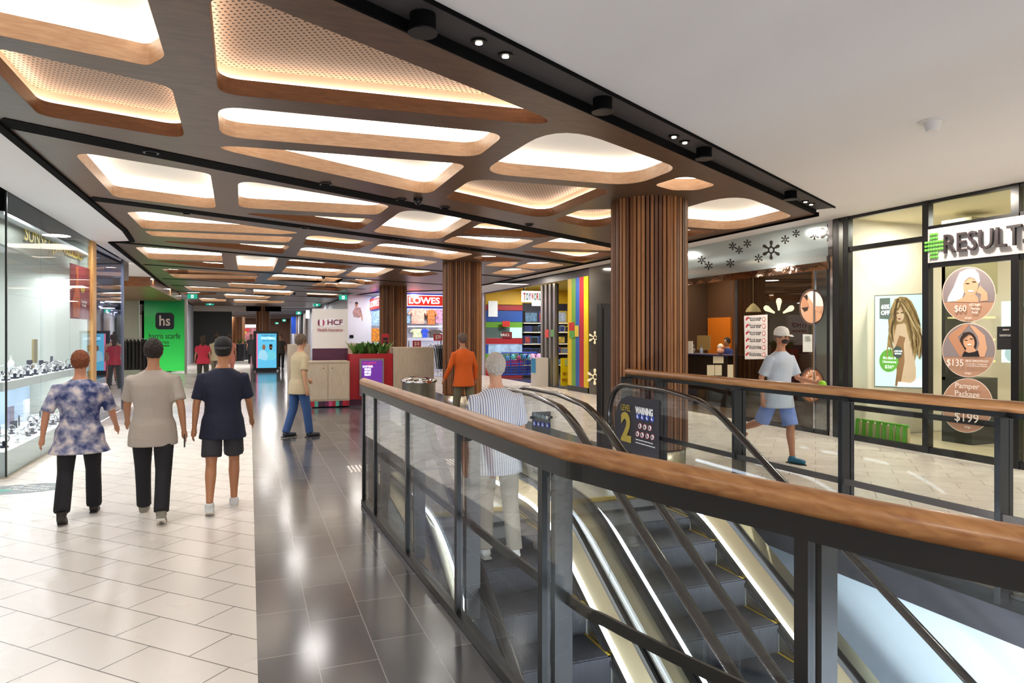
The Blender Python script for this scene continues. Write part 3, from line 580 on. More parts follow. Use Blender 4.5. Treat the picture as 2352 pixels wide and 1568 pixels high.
tx('FOOTWEAR: KEEP CLEAR OF THE EDGES', 1461, 1500, (1011, 1016), 2.5, XS - .004, SW, sg)
tx('HOLD THE HANDRAIL AND STAND CLEAR', 1461, 1505, (1018, 1025), 2.5, XS - .004, SW, sg)
XW = 2.63
b = MB(); art(b, ('x', XW), [(mat('acrylic_dark', '#2f3b44', .2), [(1222, 946), (1265, 944), (1265, 998), (1222, 988)])]); sg = b.build('warning_sign'); tag(sg, 'small acrylic WARNING sign fixed to the left escalator glass', 'sign')
tx('WARNING', 1226, 1260, (953, 958), 10, XW - .004, mat('acrylic_letter', '#9fb4bc', .5), sg)
icons(sg, XW, [((1228, 1237.5, 1247, 1258), 972, 1.6, 'b')], 4)
b = MB()
for u in (1222, 1263): p = px(u, 958, XW); b.box((p.x - .03, p.y - .02, p.z - .012), (p.x + .02, p.y + .02, p.z + .012), CHROME)
b.build('clamp', sg)
# black directory pylon behind the nearest column
e = thing('directory_pylon', (5.35, 9.35, 0), 'tall black directory board standing behind the nearest timber column', 'board'); b = MB(); b.box((5.03, 9.28, 0), (5.75, 9.42, 2.22), BLACK); b.build('body', e); b = MB(); b.box((5.07, 9.265, .3), (5.71, 9.28, 2.15), mat('pylon_face', '#2a2525', .15)); b.build('screen', e)
# litter bin / round steel bench top seen over the near rail
p = pz(960, 905, .9); p = py(962, 890, 13.3)
e = thing('litter_bin', (p.x, 13.3, 0), 'low round steel bin with domed slotted top behind the near rail', 'bin'); b = MB(); b.lathe([(.33, .0), (.33, .78), (.35, .8)], STEEL, (p.x, 13.3, 0), 36); b.build('drum', e); b = MB(); b.lathe([(.36, .8), (.36, .85), (.2, .9), (.02, .92)], CHROME, (p.x, 13.3, 0), 36); b.build('lid', e)
# ================================================================ RIGHT SIDE SHOPS (front on the plane x = 9.33)
XF = 9.33
def yf(u, X=XF): return px(u, 700, X).y
def wallbox(mb, y0, y1, z0, z1, m, x0=XF, x1=XF + .06): mb.box((x0, min(y0, y1), z0), (x1, max(y0, y1), z1), m)
# ---- skin clinic: black frame grid
yA, yB, yC, yD = 8.63, 7.20, 5.94, 3.9
e = thing('shopfront', (XF, yA, 0), 'black-framed glass front of the cream skin clinic at the right edge', 'shopfront')
b = MB()
for y, w_ in ((8.84, .12), (yA, .09), (yB, .1), (yC, .1), (4.6, .1), (yD - .8, .1)): wallbox(b, y - w_ / 2, y + w_ / 2, 0, 3.74, BLACK, XF - .04, XF + .06)
for z0, z1, y0, y1 in ((3.66, 3.74, 8.9, 3), (3.12, 3.2, yA, yB), (3.28, 3.33, yB, 3), (2.72, 2.79, yB, 3), (0, .09, yA, 3), (.5, .58, yA, 6.0)): wallbox(b, y0, y1, z0, z1, BLACK, XF - .03, XF + .05)
b.build('frame', e)
for i, (y0, y1) in enumerate(((yA, yB), (yB, yC), (yC, 4.6), (4.6, 3.1))): b = MB(); wallbox(b, y0, y1, .05, 3.7, GLS, XF + .005, XF + .015); b.build('glass_panel', e)
b = MB(); b.box((9.8, 8.75, 0), (14, 8.85, 3.7), CREAM); b.box((12.6, 2, 0), (12.7, 8.8, 3.7), CREAM); b.box((9.4, 2, 3.7), (14, 8.8, 3.74), mat('clinic_ceiling', '#efe3c4', .6)); b.box((9.4, 2.0, 0), (12.7, 2.06, 3.7), CREAM); struct(b, 'wall_clinic')
b = MB(); b.box((9.45, 8.72, 0), (9.85, 8.86, 3.7), CREAM); struct(b, 'wall_clinic_return')
for x, y in ((10.4, 7.9), (10.8, 6.2), (10.6, 4.4)): lamp('downlight', (x, y, 3.66), .25, 50, (1, .93, .8))
# fascia sign
e = thing('fascia_sign', (XF - .05, yB, 2.8), 'pale fascia with big black lettering and green cross above the clinic window', 'sign')
b = MB(); wallbox(b, yB - .05, 3.2, 2.79, 3.28, mat('fascia_grey', '#bdb9b8', .5), XF - .05, XF - .01); b.build('fascia_board', e)
DK = mat('letter_dark', '#2b2326', .5); GRN = mat('logo_green', '#5aa53a', .5, emit=.3)
p0, p1 = px(2180, 566, XF), px(2352, 542, XF); wd = (p0 - p1).length
text('RESULTS', 'lettering', (XF - .09, p0.y - wd * 7 / 6 / 2, 3.03), .27, DK, '-x', e, ext=.02, width=wd * 7.05 / 6, bold=0)
b = MB()
for i in range(-3, 4):
    for j in range(-3, 4):
        if abs(i) <= 1 or abs(j) <= 1:
            p = Vector((XF - .07, px(2153, 570, XF).y - i * .043, 3.03 + j * .055)); b.ball((XF - .07, p.y, p.z), .021, GRN, 6)
b.build('logo', e)
# round decals
TAN = mat('decal_tan', '#b98f76', .6); TANL = mat('decal_rim', '#e6d8cc', .6); GRYP = mat('photo_grey', '#8d8284', .6); SKIN1 = mat('print_skin', '#d9a684', .6); SKIN2 = mat('print_skin_dark', '#c08a6a', .6); TOW = mat('print_towel', '#e6e3e4', .6); HAIR = mat('print_hair', '#33221c', .6); PW = mat('print_white', '#f4ece4', .6); LIP = mat('print_lip', '#b4545a', .6); BLK = mat('print_black', '#15151a', .6)
XD = XF - .012
def circ(cu, cv, rx, ry, name, label): 
    b = MB(); art(b, ('x', XD), [(TANL, ell(cu, cv, rx + 1.6, ry + 1.6, 40)), (TAN, ell(cu, cv, rx, ry, 40))]); o = b.build(name); return tag(o, label, 'window sticker', 'round price stickers on the clinic window')
def halfdisc(cu, cv, rx, ry, v1):   # upper part of an ellipse down to row v1
    t = math.degrees(math.asin(max(-1, min(1, (v1 - cv) / ry)))); return ell(cu, cv, rx, ry, 30, 180 - t, 360 + t)
o = circ(2225.5, 676, 60, 62, 'round_sticker', 'round $60 window sticker with towel-wrapped smiling woman, topmost of three')
b = MB(); art(b, ('x', XD - .004), [(GRYP, halfdisc(2225.5, 676, 59, 61, 693)), (TOW, [(2176, 693), (2178, 682), (2190, 660), (2198, 640), (2205, 625), (2222, 617), (2238, 617), (2248, 628), (2251, 645), (2246, 655), (2222, 640), (2214, 655), (2214, 672), (2208, 690)]), (SKIN1, [(2192, 693), (2214, 682), (2220, 672), (2240, 675), (2247, 684), (2248, 694)]), (SKIN1, ell(2230, 657, 17, 23, 22, rot=8)), (SKIN1, [(2246, 665), (2252, 655), (2258, 662), (2268, 672), (2270, 690), (2252, 692), (2254, 676), (2244, 672)]), (HAIR, ell(2223, 651, 5, 1.3, 8)), (HAIR, ell(2238, 647, 5, 1.3, 8)), (PW, ell(2231, 668, 7, 2.6, 12)), (TOW, [(2212, 645), (2220, 630), (2234, 628), (2246, 638), (2249, 652), (2240, 640), (2228, 636), (2218, 644), (2213, 654)])]); b.build('print', o)
XT = XD - .016
tx('$60', 2193, 2220, (708, 710), 17, XT, PW, o); tx('LED Light\nTherapy\nFacial', 2227, 2253, (709, 707), 6, XT, PW, o); tx('zip', 2216, 2232, (730, 730), 6, XT, PW, o)
o = circ(2225.5, 804, 60, 61, 'round_sticker', 'round $135 window sticker with dark-haired woman arms raised, middle of three')
b = MB(); art(b, ('x', XD - .004), [(GRYP, halfdisc(2225.5, 804, 59, 60, 819)), (HAIR, ell(2224, 788, 20, 26, 22)), (SKIN2, [(2178, 775), (2186, 764), (2216, 744), (2226, 746), (2200, 775), (2218, 806), (2206, 819), (2200, 812)]), (SKIN1, [(2226, 745), (2240, 750), (2262, 770), (2268, 800), (2262, 819), (2244, 806), (2250, 790), (2246, 772)]), (SKIN1, [(2208, 819), (2218, 806), (2222, 796), (2236, 796), (2244, 806), (2262, 819)]), (SKIN1, ell(2226, 785, 13, 18, 20, rot=-14)), (BLK, [(2210, 819), (2216, 806), (2226, 810), (2238, 808), (2247, 804), (2251, 819)]), (HAIR, ell(2220, 781, 4, 1, 8)), (HAIR, ell(2232, 778, 4, 1, 8)), (PW, ell(2228, 791, 5, 2, 10)), (HAIR, [(2209, 775), (2214, 764), (2228, 762), (2238, 770), (2226, 768), (2214, 778), (2211, 790)])]); b.build('print', o)
tx('$135', 2175, 2213, (833, 834), 18, XT, PW, o); tx('SILKY SMOOTH KIT', 2218, 2271, (829, 829), 5, XT, PW, o); tx('6 x Brazilian + Underarms\n1 x Smooth Active Moisture', 2219, 2269, (838, 838), 3, XT, PW, o); tx('zip', 2216, 2231, (857, 857), 6, XT, PW, o)
o = circ(2222, 931, 58, 61, 'round_sticker', 'round Pamper Package $199 window sticker, lowest of three')
tx('Pamper\nPackage', 2194, 2250, (896, 898), 14, XT, PW, o); tx('$199', 2193, 2248, (958, 962), 24, XT, PW, o); tx('zip', 2215, 2230, (981, 981), 6, XT, PW, o)
# inside the clinic
XP = 9.95
LB = mat('lightbox_pale', '#cfe6e2', .6, emit=.75, ecol='#d8f0ec'); HB = mat('print_hair_blond', '#b49460', .6, emit=.3, var=.5, vscale=22, stretch=(1, 1, .25)); HBd = mat('print_hair_brown', '#6f5638', .6, emit=.1); SKL = mat('print_skin_lit', '#e4c4a0', .6, emit=.45); SKLd = mat('print_skin_shade', '#b98a60', .6, emit=.2); LGR = mat('print_green', '#7ac04f', .6, emit=.35); LBW = mat('print_lit_white', '#ffffff', .6, emit=.7)
e = thing('lightbox_poster', tuple(px(2075, 889, XP)), 'glowing tall poster of a long-haired woman inside the clinic window', 'poster')
b = MB(); art(b, ('x', XP), [(mat('lightbox_frame', '#9aa39f', .4), [(2008, 678), (2140, 673), (2140, 893), (2008, 889)]), (LB, [(2010, 680), (2137, 675), (2137, 890), (2010, 886)])]); b.build('light_panel', e)
b = MB(); art(b, ('x', XP - .004), [(HB, [(2042, 760), (2040, 735), (2046, 708), (2054, 690), (2066, 681), (2082, 682), (2094, 692), (2104, 712), (2112, 735), (2117, 765), (2119, 800), (2112, 826), (2106, 810), (2100, 836), (2094, 800), (2090, 780), (2078, 745), (2060, 745), (2054, 775), (2048, 800), (2038, 795)]),
 (SKL, [(2060, 745), (2078, 742), (2090, 758), (2098, 790), (2100, 820), (2104, 845), (2104, 868), (2096, 884), (2064, 886), (2060, 860), (2058, 830), (2054, 810), (2052, 780)]), (SKLd, [(2066, 770), (2080, 775), (2076, 790), (2078, 830), (2068, 886), (2056, 886), (2060, 850), (2054, 805)]), (SKL, ell(2066, 722, 11, 17, 20, rot=-6)), (HB, [(2056, 712), (2062, 692), (2076, 690), (2090, 715), (2098, 750), (2106, 800), (2096, 805), (2084, 760), (2078, 725), (2068, 702), (2058, 720), (2056, 760), (2048, 790), (2046, 750)]), (HBd, [(2083, 700), (2096, 735), (2110, 790), (2104, 800), (2092, 745)]), (HBd, [(2052, 720), (2056, 740), (2050, 790), (2046, 770)]), (HBd, ell(2062, 719, 4, 1.3, 8)), (HBd, ell(2073, 718, 4, 1.3, 8)), (LIP, ell(2067, 732, 4, 1.3, 8)),
 (LBW, [(2064, 876), (2092, 880), (2114, 868), (2118, 889), (2062, 888)]), (LGR, ell(2043, 828, 22, 26, 26)), (mat('print_slate', '#5f6f68', .6, emit=.15), ell(2063, 809, 11, 14, 20)), (mat('print_tag', '#7d8b83', .6, emit=.2), [(2022, 685), (2046, 684), (2046, 733), (2022, 732)])]); b.build('print', e)
tx('60%\nOFF', 2024, 2044, (711, 711), 10, XP - .03, LBW, e, bold=.004); tx('Brazilian &\nUnderarms', 2028, 2059, (826, 826), 6, XP - .03, LBW, e); tx('$26*', 2033, 2053, (842, 843), 9, XP - .03, LBW, e); tx('LASER HAIR\nREMOVAL', 2054, 2073, (809, 809), 4, XP - .03, LBW, e)
b = MB(); HC = [HB, HBd, mat('print_hair_light', '#d0b684', .6, emit=.4), mat('print_hair_mid', '#8f7248', .6, emit=.2)]; rh = random.Random(5); sh = []
for i in range(34):
    sd = -1 if i % 3 == 0 else 1; u0 = 2064 + rh.uniform(-8, 16); u1 = (2046 + rh.uniform(-7, 6)) if sd < 0 else (2104 + rh.uniform(-12, 14)); v1 = rh.uniform(770, 838); ph = rh.uniform(0, 6.28); n_ = 16; Lp, Rp = [], []
    for j in range(n_ + 1):
        t = j / n_; uu = u0 + (u1 - u0) * min(1, 1.6 * t) ** .7 + math.sin(ph + t * 9) * 2.6 * t; vv = 686 + rh.uniform(-.2, .2) + (v1 - 686) * t; w_ = 2.4 * (1 - t) ** .5 + .25; Lp.append((uu - w_, vv)); Rp.append((uu + w_, vv))
    sh += [(HC[i % 4], [Lp[j], Rp[j], Rp[j + 1], Lp[j + 1]]) for j in range(n_)]
for i, q in enumerate(sh):
    if not (2057 < q[1][0][0] < 2076 and 705 < q[1][0][1] < 742): art(b, ('x', XP - .022 - .00004 * i), [q])
b.build('hair_print', e)
e2 = thing('side_lightbox', (12.5, 5.9, 1), 'second glowing poster cut by the right edge of the picture', 'poster')
b = MB(); art(b, ('x', 12.3), [(LB, [(2300, 692), (2420, 690), (2420, 835), (2300, 832)]), (HBd, ell(2352, 722, 12, 18)), (SKL, ell(2362, 735, 12, 22)), (mat('print_cloud', '#a9c4cc', .6, emit=.5), ell(2330, 812, 22, 20))]); b.build('print', e2)
b = MB(); art(b, ('x', XD), [(BLK, [(2290, 750), (2328, 749), (2328, 802), (2290, 803)])]); o = b.build('notice'); tag(o, 'small black notice with white text on the clinic door glass', 'notice'); tx('RESULTS', 2304, 2318, (757, 757), 3, XD - .004, PW, o); tx('by appointment only\nplease book online', 2296, 2324, (770, 770), 2, XD - .004, PW, o)
# dark column/partition behind the stickers, shelves
e = thing('display_unit', (10.6, 7.0, 0), 'dark slim shelf unit standing behind the round window stickers', 'shelf unit')
b = MB(); pA, pB = px(2163, 900, 10.6).y, px(2232, 900, 10.6).y
b.box((10.6, pB, 0), (11.2, pA, 1.05), mat('dark_unit', '#3a3a38', .4)); b.box((10.6, pB, 2.4), (11.2, pA, 3.6), mat('unit_olive', '#8d8765', .4)); b.box((10.6, pA - .06, 1.0), (11.2, pA, 3.2), mat('dark_unit', '#3a3a38', .4)); b.build('cabinet', e)
b = MB()
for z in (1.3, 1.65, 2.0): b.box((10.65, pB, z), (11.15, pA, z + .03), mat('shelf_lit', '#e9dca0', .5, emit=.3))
b.build('shelf', e)
# gift bags in the window
GB = mat('bag_green', '#6fbf2e', .5); GBt = mat('bag_kraft', '#c9bb8a', .7)
def gift_bag(u, v, lab):
    p = px(u, v, 9.62); z0 = 0.0; e = thing('gift_bag', (9.62, p.y, z0), lab, 'gift bag', 'row of green gift bags behind the clinic glass')
    b = MB(); w_, h = .036, .3; y, x = p.y, 9.62
    b.add([(x - .04, y - w_ * .85, z0), (x + .04, y - w_ * .85, z0), (x + .04, y + w_ * .85, z0), (x - .04, y + w_ * .85, z0), (x - .015, y - w_, z0 + h), (x + .015, y - w_, z0 + h), (x + .015, y + w_, z0 + h), (x - .015, y + w_, z0 + h)], [(0, 3, 2, 1), (4, 5, 6, 7), (0, 1, 5, 4), (1, 2, 6, 5), (2, 3, 7, 6), (3, 0, 4, 7)], GB); b.build('body', e)
    b = MB(); b.box((x - .02, y - w_ * 1.55, z0 + .01), (x + .03, y - w_ * .99, z0 + h * .9), GBt); b.build('gusset', e)
    b = MB()
    for k in range(4): b.ball((x + random.uniform(-.01, .01), y + (k - 1.5) * .03, z0 + h + .012), .02, GB, 5, (1, 1, .8))
    b.build('tissue', e)
for i, u in enumerate((1956, 1970, 1986, 2002, 2018, 2033, 2049, 2064, 2080)): gift_bag(u, 1000, 'green paper gift bag, %s from the left in the clinic window row' % ('first', 'second', 'third', 'fourth', 'fifth', 'sixth', 'seventh', 'eighth', 'ninth')[i])
# lime chair
LIME = mat('lime_plastic', '#9ccc1e', .35)
def shell_chair(x, y, rz, lab):
    e = thing('shell_chair', (x, y, 0), lab, 'chair', None, rz); b = MB(); n = 9; vs = []
    for i in range(n + 1):
        t = i / n
        for j in range(9):
            s_ = (j - 4) / 4; w_ = .24 * (1 - .25 * max(0, t - .6)); yy = (-.22 + .42 * t / .55) if t < .55 else (.2 + .12 * (t - .55)); zz = (.46 - .03 * math.sin(t / .55 * math.pi)) if t < .55 else .46 + (t - .55) * .9; zz += .09 * s_ * s_; vs.append((x + s_ * w_, y + yy - .06 * s_ * s_ * (1 if t > .55 else 0), zz))
    fs = [(i * 9 + j, i * 9 + j + 1, (i + 1) * 9 + j + 1, (i + 1) * 9 + j) for i in range(n) for j in range(8)]; b.add(vs, fs, LIME, True)
    Rz = Matrix.Translation((x, y, 0)) @ Matrix.Rotation(rz, 4, 'Z') @ Matrix.Translation((-x, -y, 0)); b.v = [tuple(Rz @ Vector(v)) for v in b.v]
    o = b.build('seat_shell', e); md = o.modifiers.new('thick', 'SOLIDIFY'); md.thickness = .012
    for sx in (-1, 1):
        for sy in (-1, 1):
            b = MB(); b.tube([Rz @ Vector((x + .1 * sx, y + .08 * sy, .44)), Rz @ Vector((x + .22 * sx, y + .2 * sy, 0))], .009, CHROME, 6); b.build('leg', e)
shell_chair(11.3, 6.75, -1.2, 'lime green shell chair with wire legs inside the clinic')
shell_chair(10.3, 5.2, -1.5, 'lime green shell chair at the right edge of the picture')
# ---- massage shop : x = 9.33, y 8.9 .. 13.2
MB_BR = mat('spa_brown', '#4a2e18', .7); ORG = mat('spa_orange', '#c46a14', .55); MIR = mat('mirror_band', '#8f9494', .07, 1)
b = MB(); b.box((13.4, 8.9, 0), (13.5, 18, 3.7), MB_BR); b.box((9.4, 17.75, 0), (13.5, 17.85, 3.7), mat('spa_side', '#3a2616', .7)); b.box((9.36, 8.88, 0), (13.5, 8.94, 3.7), mat('spa_grey', '#5c564e', .6)); b.box((9.35, 8.9, 3.7), (13.5, 17.85, 3.75), mat('spa_ceiling', '#6e6258', .6)); struct(b, 'wall_spa')
e = thing('shopfront', (XF, 8.95, 0), 'mirror-topped glass front of the massage shop with daisy shapes', 'shopfront')
b = MB(); wallbox(b, 8.93, 9.03, 0, 3.72, CHROME, XF - .02, XF + .03); wallbox(b, 9.33, 9.36, 0, 2.9, CHROME, XF - .02, XF + .02); wallbox(b, 11.44, 11.5, 0, 2.9, CHROME, XF - .02, XF + .03); b.build('frame', e)
b = MB(); wallbox(b, 9.03, 9.33, 0, 2.86, MIR, XF, XF + .03); b.build('mirror_pilaster', e)
b = MB(); wallbox(b, 9.0, 14.4, 2.95, 3.72, mat('mirror_header', '#b9c6c8', .12, .75), XF, XF + .04); b.build('header', e)
b = MB(); wallbox(b, 9.0, 14.4, 2.86, 3.0, mat('wavy_chrome', '#b59a84', .06, 1, bump=.35, bscale=2.2), XF - .06, XF); b.build('header_trim', e)
b = MB(); wallbox(b, 9.36, 11.44, .08, 2.87, glass('smoked_glass', '#b9b4ac', .07), XF + .005, XF + .015); b.build('glass_panel', e)
b = MB(); wallbox(b, 9.0, 11.5, 0, .08, BLACK, XF - .02, XF + .03); wallbox(b, 9.0, 9.05, .08, 3.1, BLACK, XF - .03, XF + .03); b.build('sill', e)
for x, y in ((9.9, 12.9), (10, 9.9), (12.4, 12), (12.2, 14.5), (12.2, 16.8), (10.3, 16)): lamp('downlight', (x, y, 3.66), .15, 45, (1, .85, .62))
# daisy shapes
FLD = mat('flower_dark', '#34302c', .15, .6); FLL = mat('flower_light', '#efe2b8', .3, emit=.25)
def daisy_art(b, sh):
    for q in sh: art(b, ('x', XF - .006), [q])
def daisy(cu, cv, r, m, n=6, rot=0, X=XF - .006, petals=None, fill=False):
    sh = []
    if not petals: R_ = ell(cu, cv, r * .34, r * .38, 20); q_ = ell(cu, cv, r * .2, r * .24, 20); sh += [(m, [R_[i], R_[(i + 1) % 20], q_[(i + 1) % 20], q_[i]]) for i in range(20)]
    for k in range(n):
        if petals and k not in petals: continue
        a = rot + k * 360 / n; ca, sa = math.cos(math.radians(a)), math.sin(math.radians(a)); pts = []
        for (q, w_) in ((.28, .05), (.5, .09), (.8, .17), (.95, .12), (1.0, .0)): pts.append((q * r, w_ * r))
        pts = pts + [(q, -w2) for q, w2 in pts[::-1][1:]]; sh.append((m, [(cu + q * ca - w2 * sa, cv + q * sa + w2 * ca) for q, w2 in pts]))
    return sh
fl = [(1682, 565, 9), (1697, 574, 9), (1716, 559, 9.5), (1742, 593, 10), (1771, 574, 22), (1803, 550, 10), (1828, 536, 9), (1870, 540, 11), (1903, 535, 21), (1611, 597, 10), (1627, 610, 10), (1677, 604, 10)]
for i, (u, v, r) in enumerate(fl):
    b = MB(); daisy_art(b, daisy(u, v, r, FLD, rot=-90)); c = px(u, v, XF - .008)
    o = b.build('daisy_decal'); tag(o, ('large' if r > 15 else 'small') + ' dark daisy shape on the mirror header, %s from the left' % ['fourth', 'fifth', 'sixth', 'seventh', 'eighth', 'ninth', 'tenth', 'eleventh', 'twelfth and rightmost', 'first', 'second', 'third'][i], 'decal', 'daisy shapes on the mirror header')
b = MB(); daisy_art(b, daisy(1789, 724, 40, FLL, 6, -90, petals=(0, 1, 5))); o = b.build('daisy_decal'); tag(o, 'pale gold three-petal flower on the massage shop glass', 'decal')
# oval prints on the glass
for (cv, lab, kind) in ((705, 'oval print of a back massage on the massage shop glass', 0), (885, 'oval print of bare toes low on the massage shop glass', 1)):
    b = MB(); art(b, ('x', XF - .004), [(mat('oval_brown', '#4a352c', .6), ell(1864, cv, 29, 42, 36)), (mat('oval_skin' + str(kind), ['#d6a98c', '#a0643c'][kind], .6, var=.1, vscale=4), ell(1865, cv, 26, 37, 36))])
    o = b.build('oval_sticker'); tag(o, lab, 'window sticker'); b = MB()
    if kind == 0: art(b, ('x', XF - .007), [(PW, halfdisc(1868, 703, 23, 34, 703)), (SKIN1, ell(1868, 722, 20, 18, 20)), (SKIN2, ell(1850, 695, 9, 17, 16)), (HAIR, [(1841, 706), (1848, 716), (1856, 712), (1856, 704), (1850, 706)]), (HAIR, [(1846, 680), (1854, 676), (1858, 684), (1854, 690)]), (SKIN1, [(1856, 680), (1872, 702), (1886, 712), (1886, 718), (1866, 710), (1856, 694)])])
    else: art(b, ('x', XF - .007), [(SKIN1, [(1845, 884), (1850, 872), (1862, 866), (1880, 862), (1890, 884), (1884, 908), (1868, 920), (1852, 905)])] + [(SKIN1, ell(u, v, 3.4, 6.5, 12, rot=20)) for u, v in ((1851, 873), (1853, 866), (1857, 860), (1863, 857))] + [(SKIN1, ell(1870, 858, 5, 9, 14))] + [(PW, ell(u, v, 1.6, 2.4, 8)) for u, v in ((1852, 869), (1854, 862), (1858, 856), (1864, 852), (1870, 852))])
    b.build('print', o)
# price banner of six offers
b = MB(); art(b, ('x', XF - .01), [(mat('banner_white', '#e4dfdc', .6), [(1709, 725), (1763, 722), (1763, 824), (1711, 825)])]); o = b.build('price_banner'); tag(o, 'tall white price banner with six red-cornered offers on the glass', 'banner'); b = MB(); RD = mat('banner_red', '#b8283c', .6)
for k in range(6):
    v = 727 + 16.3 * k; art(b, ('x', XF - .013), [(RD, [(1713, v + 10), (1713, v + 4), (1718, v), (1721, v + 2)]), (RD, ell(1754.5, v + 6, 4, 5.2, 14)), (PW, ell(1754.5, v + 6, 2.8, 3.8, 14)), (mat('rule_grey', '#c8c0be', .6), [(1712, v + 14), (1761, v + 13.6), (1761, v + 14.2), (1712, v + 14.6)])])
b.build('print', o)
for k in range(6): tx('Oil or dry massage\n%s for %s min' % (['back', 'neck', 'foot', 'head', 'full body', 'full body'][k], ['20', '30', '30', '40', '60', '90'][k]), 1721, 1749, (732.5 + 16.3 * k, 732 + 16.3 * k), 3.1, XF - .013, BLK, o)
b = MB(); art(b, ('x', XF - .006), [(mat('sheet_white', '#d5dad4', .6), [(1844, 767), (1866, 768), (1866, 808), (1844, 808)])]); o = b.build('paper_notice'); tag(o, 'white paper notice taped inside the massage shop glass', 'notice'); tx('SORRY\nCLOSED', 1848, 1862, (777, 777), 4, XF - .01, mat('ink_grey', '#7c8480', .6), o)
# pendant lamps, orange doors, counter, person zone
e = thing('pendant_lamp', (10.9, 11.0, 2.4), 'cream half-dome pendant lamp hanging behind the massage shop glass', 'lamp')
p = px(1730, 712, 10.6); b = MB(); b.lathe([(.005, .16), (.05, .13), (.14, .03), (.17, -.04)], mat('shade_cream', '#f0e6b4', .5, emit=.6), tuple(p), 24); b.build('lamp_shade', e); b = MB(); b.tube([(p.x, p.y, p.z + .15), (p.x, p.y, 3.7)], .008, mat('cord_cream', '#c9b98c', .6), 6); b.build('cord', e)
for i, (u0, u1) in enumerate(((1628, 1680), (1560, 1583))):
    a, c = px(u0, 730, 13.38), px(u1, 730, 13.38); b = MB(); b.box((13.34, c.y, 0), (13.4, a.y, a.z), ORG); o = struct(b, 'door_%d' % (i + 1)); b = MB(); b.ball((13.32, (a.y + c.y) / 2 - .3, 1.0), .04, CHROME, 6); b.build('door_handle', o)
a = px(1898, 640, 12.9); b = MB(); b.box((12.85, px(1900, 700, 12.9).y, .9), (12.9, px(1868, 700, 12.9).y, 3.4), mat('gold_banner', '#b98018', .6)); o = b.build('hanging_banner'); tag(o, 'mustard gold hanging banner inside the massage shop', 'banner')
CT = mat('counter_dark', '#1d110a', .4); e = thing('reception_counter', (11, 13, 0), 'dark brown reception counter with papers taped to its front', 'counter')
a, c = px(1577, 814, 10.6), px(1672, 812, 10.6); b = MB(); b.box((10.6, c.y, 0), (11.2, a.y + .3, a.z), CT); b.build('body', e)
b = MB(); b.box((10.56, c.y - .04, a.z), (11.24, a.y + .34, a.z + .03), mat('counter_top', '#2c2a4a', .3)); b.build('top', e); PAP = mat('paper', '#cfc6a8', .7); ztop = a.z + .03
for i, (u0, v0, u1, v1) in enumerate(((1638, 815, 1662, 834), (1624, 838, 1641, 862), (1642, 838, 1658, 862), (1671, 837, 1688, 868))):
    b = MB(); art(b, ('x', 10.59), [(PAP, [(u0, v0), (u1, v0), (u1, v1), (u0, v1)])]); b.build('taped_paper', e)
for i, (u, v, m, lab) in enumerate(((1655, 803, '#e8a890', 'pink and white lucky cat figurine on the reception counter'), (1590, 803, '#8d8a86', 'small grey potted ornament on the reception counter'), (1611, 803, '#8f98b4', 'pump bottle of sanitiser on the reception counter'))):
    p = px(u, 812, 10.8); m_ = mat('orn' + m, m, .4); b = MB(); q = (10.8, p.y, ztop)
    if i == 0: b.ball((q[0], q[1], q[2] + .09), .09, m_, 8); b.ball((q[0], q[1], q[2] + .2), .07, mat('orn_white', '#efe2d6', .4), 8); b.ball((q[0], q[1] + .09, q[2] + .19), .03, m_, 6); b.ball((q[0], q[1] - .09, q[2] + .19), .03, m_, 6)
    elif i == 1: b.lathe([(.05, 0), (.08, .1), (.06, .14)], m_, q, 12); b.ball((q[0], q[1], q[2] + .17), .07, mat('orn_dark', '#4b4a48', .5), 7)
    else: b.lathe([(.04, 0), (.04, .12), (.012, .14), (.012, .2), (.03, .2), (.03, .21)], m_, q, 10)
    o = b.build(('cat_figurine', 'potted_ornament', 'pump_bottle')[i]); tag(o, lab, ('figurine', 'ornament', 'bottle')[i])
p = px(1617, 786, 12.2); b = MB(); b.box((12.18, p.y - .3, p.z - .22), (12.2, p.y + .3, p.z + .2), mat('board_tan', '#a88a58', .6)); o = b.build('notice_board'); tag(o, 'tan notice hanging in front of the brown massage shop wall', 'notice')
b = MB(); p = px(1586, 798, 10.7); b.box((10.69, p.y - .09, ztop), (10.71, p.y + .09, ztop + .32), PW); o = b.build('price_stand'); tag(o, 'upright white price card at the left end of the reception counter', 'sign')
# ================================================================ LEFT SIDE SHOPS (front on x = -2.75)
XL = -2.75
def tl(body, u0, u1, v, hpx, X, m, parent, **k): return tx(body, u0, u1, v, hpx, X, m, parent, face='+x', **k)
e = thing('shopfront', (XL, 9.92, 0), 'frameless glass window of the jeweller at the left edge', 'shopfront')
ys = [9.92, 11.39, 13.04, 14.60]
for y0, y1 in zip(ys, ys[1:]): b = MB(); b.box((XL - .006, y0 + .003, .02), (XL + .006, y1 - .003, 3.48), GLS); b.build('glass_panel', e)
b = MB(); b.box((-7, 9.914, .02), (XL - .012, 9.926, 3.48), GLS); b.build('glass_return', e)
DKG = mat('glass_edge', '#12201e', .3)
b = MB(); b.box((XL - .012, 9.912, 0), (XL + .008, 9.93, 3.48), DKG); b.build('corner_edge', e)
b = MB(); b.box((-7, 9.9, 0), (XL + .01, 9.94, .02), STEEL); b.box((XL - .015, 9.94, 0), (XL + .015, 14.6, .02), STEEL); b.build('floor_channel', e)
JW = mat('jeweller_white', '#e6ebea', .5); JG = mat('jeweller_beige', '#b9bdb4', .7); JB = mat('jeweller_blue', '#a9bfd8', .5, emit=.15)
e = thing('display_window', (-3.2, 12.2, 0), 'two-level white display window full of jewellery stands', 'display')
b = MB(); b.box((-3.75, 9.98, 0), (-2.78, 14.55, .31), JW); b.build('lower_deck', e)
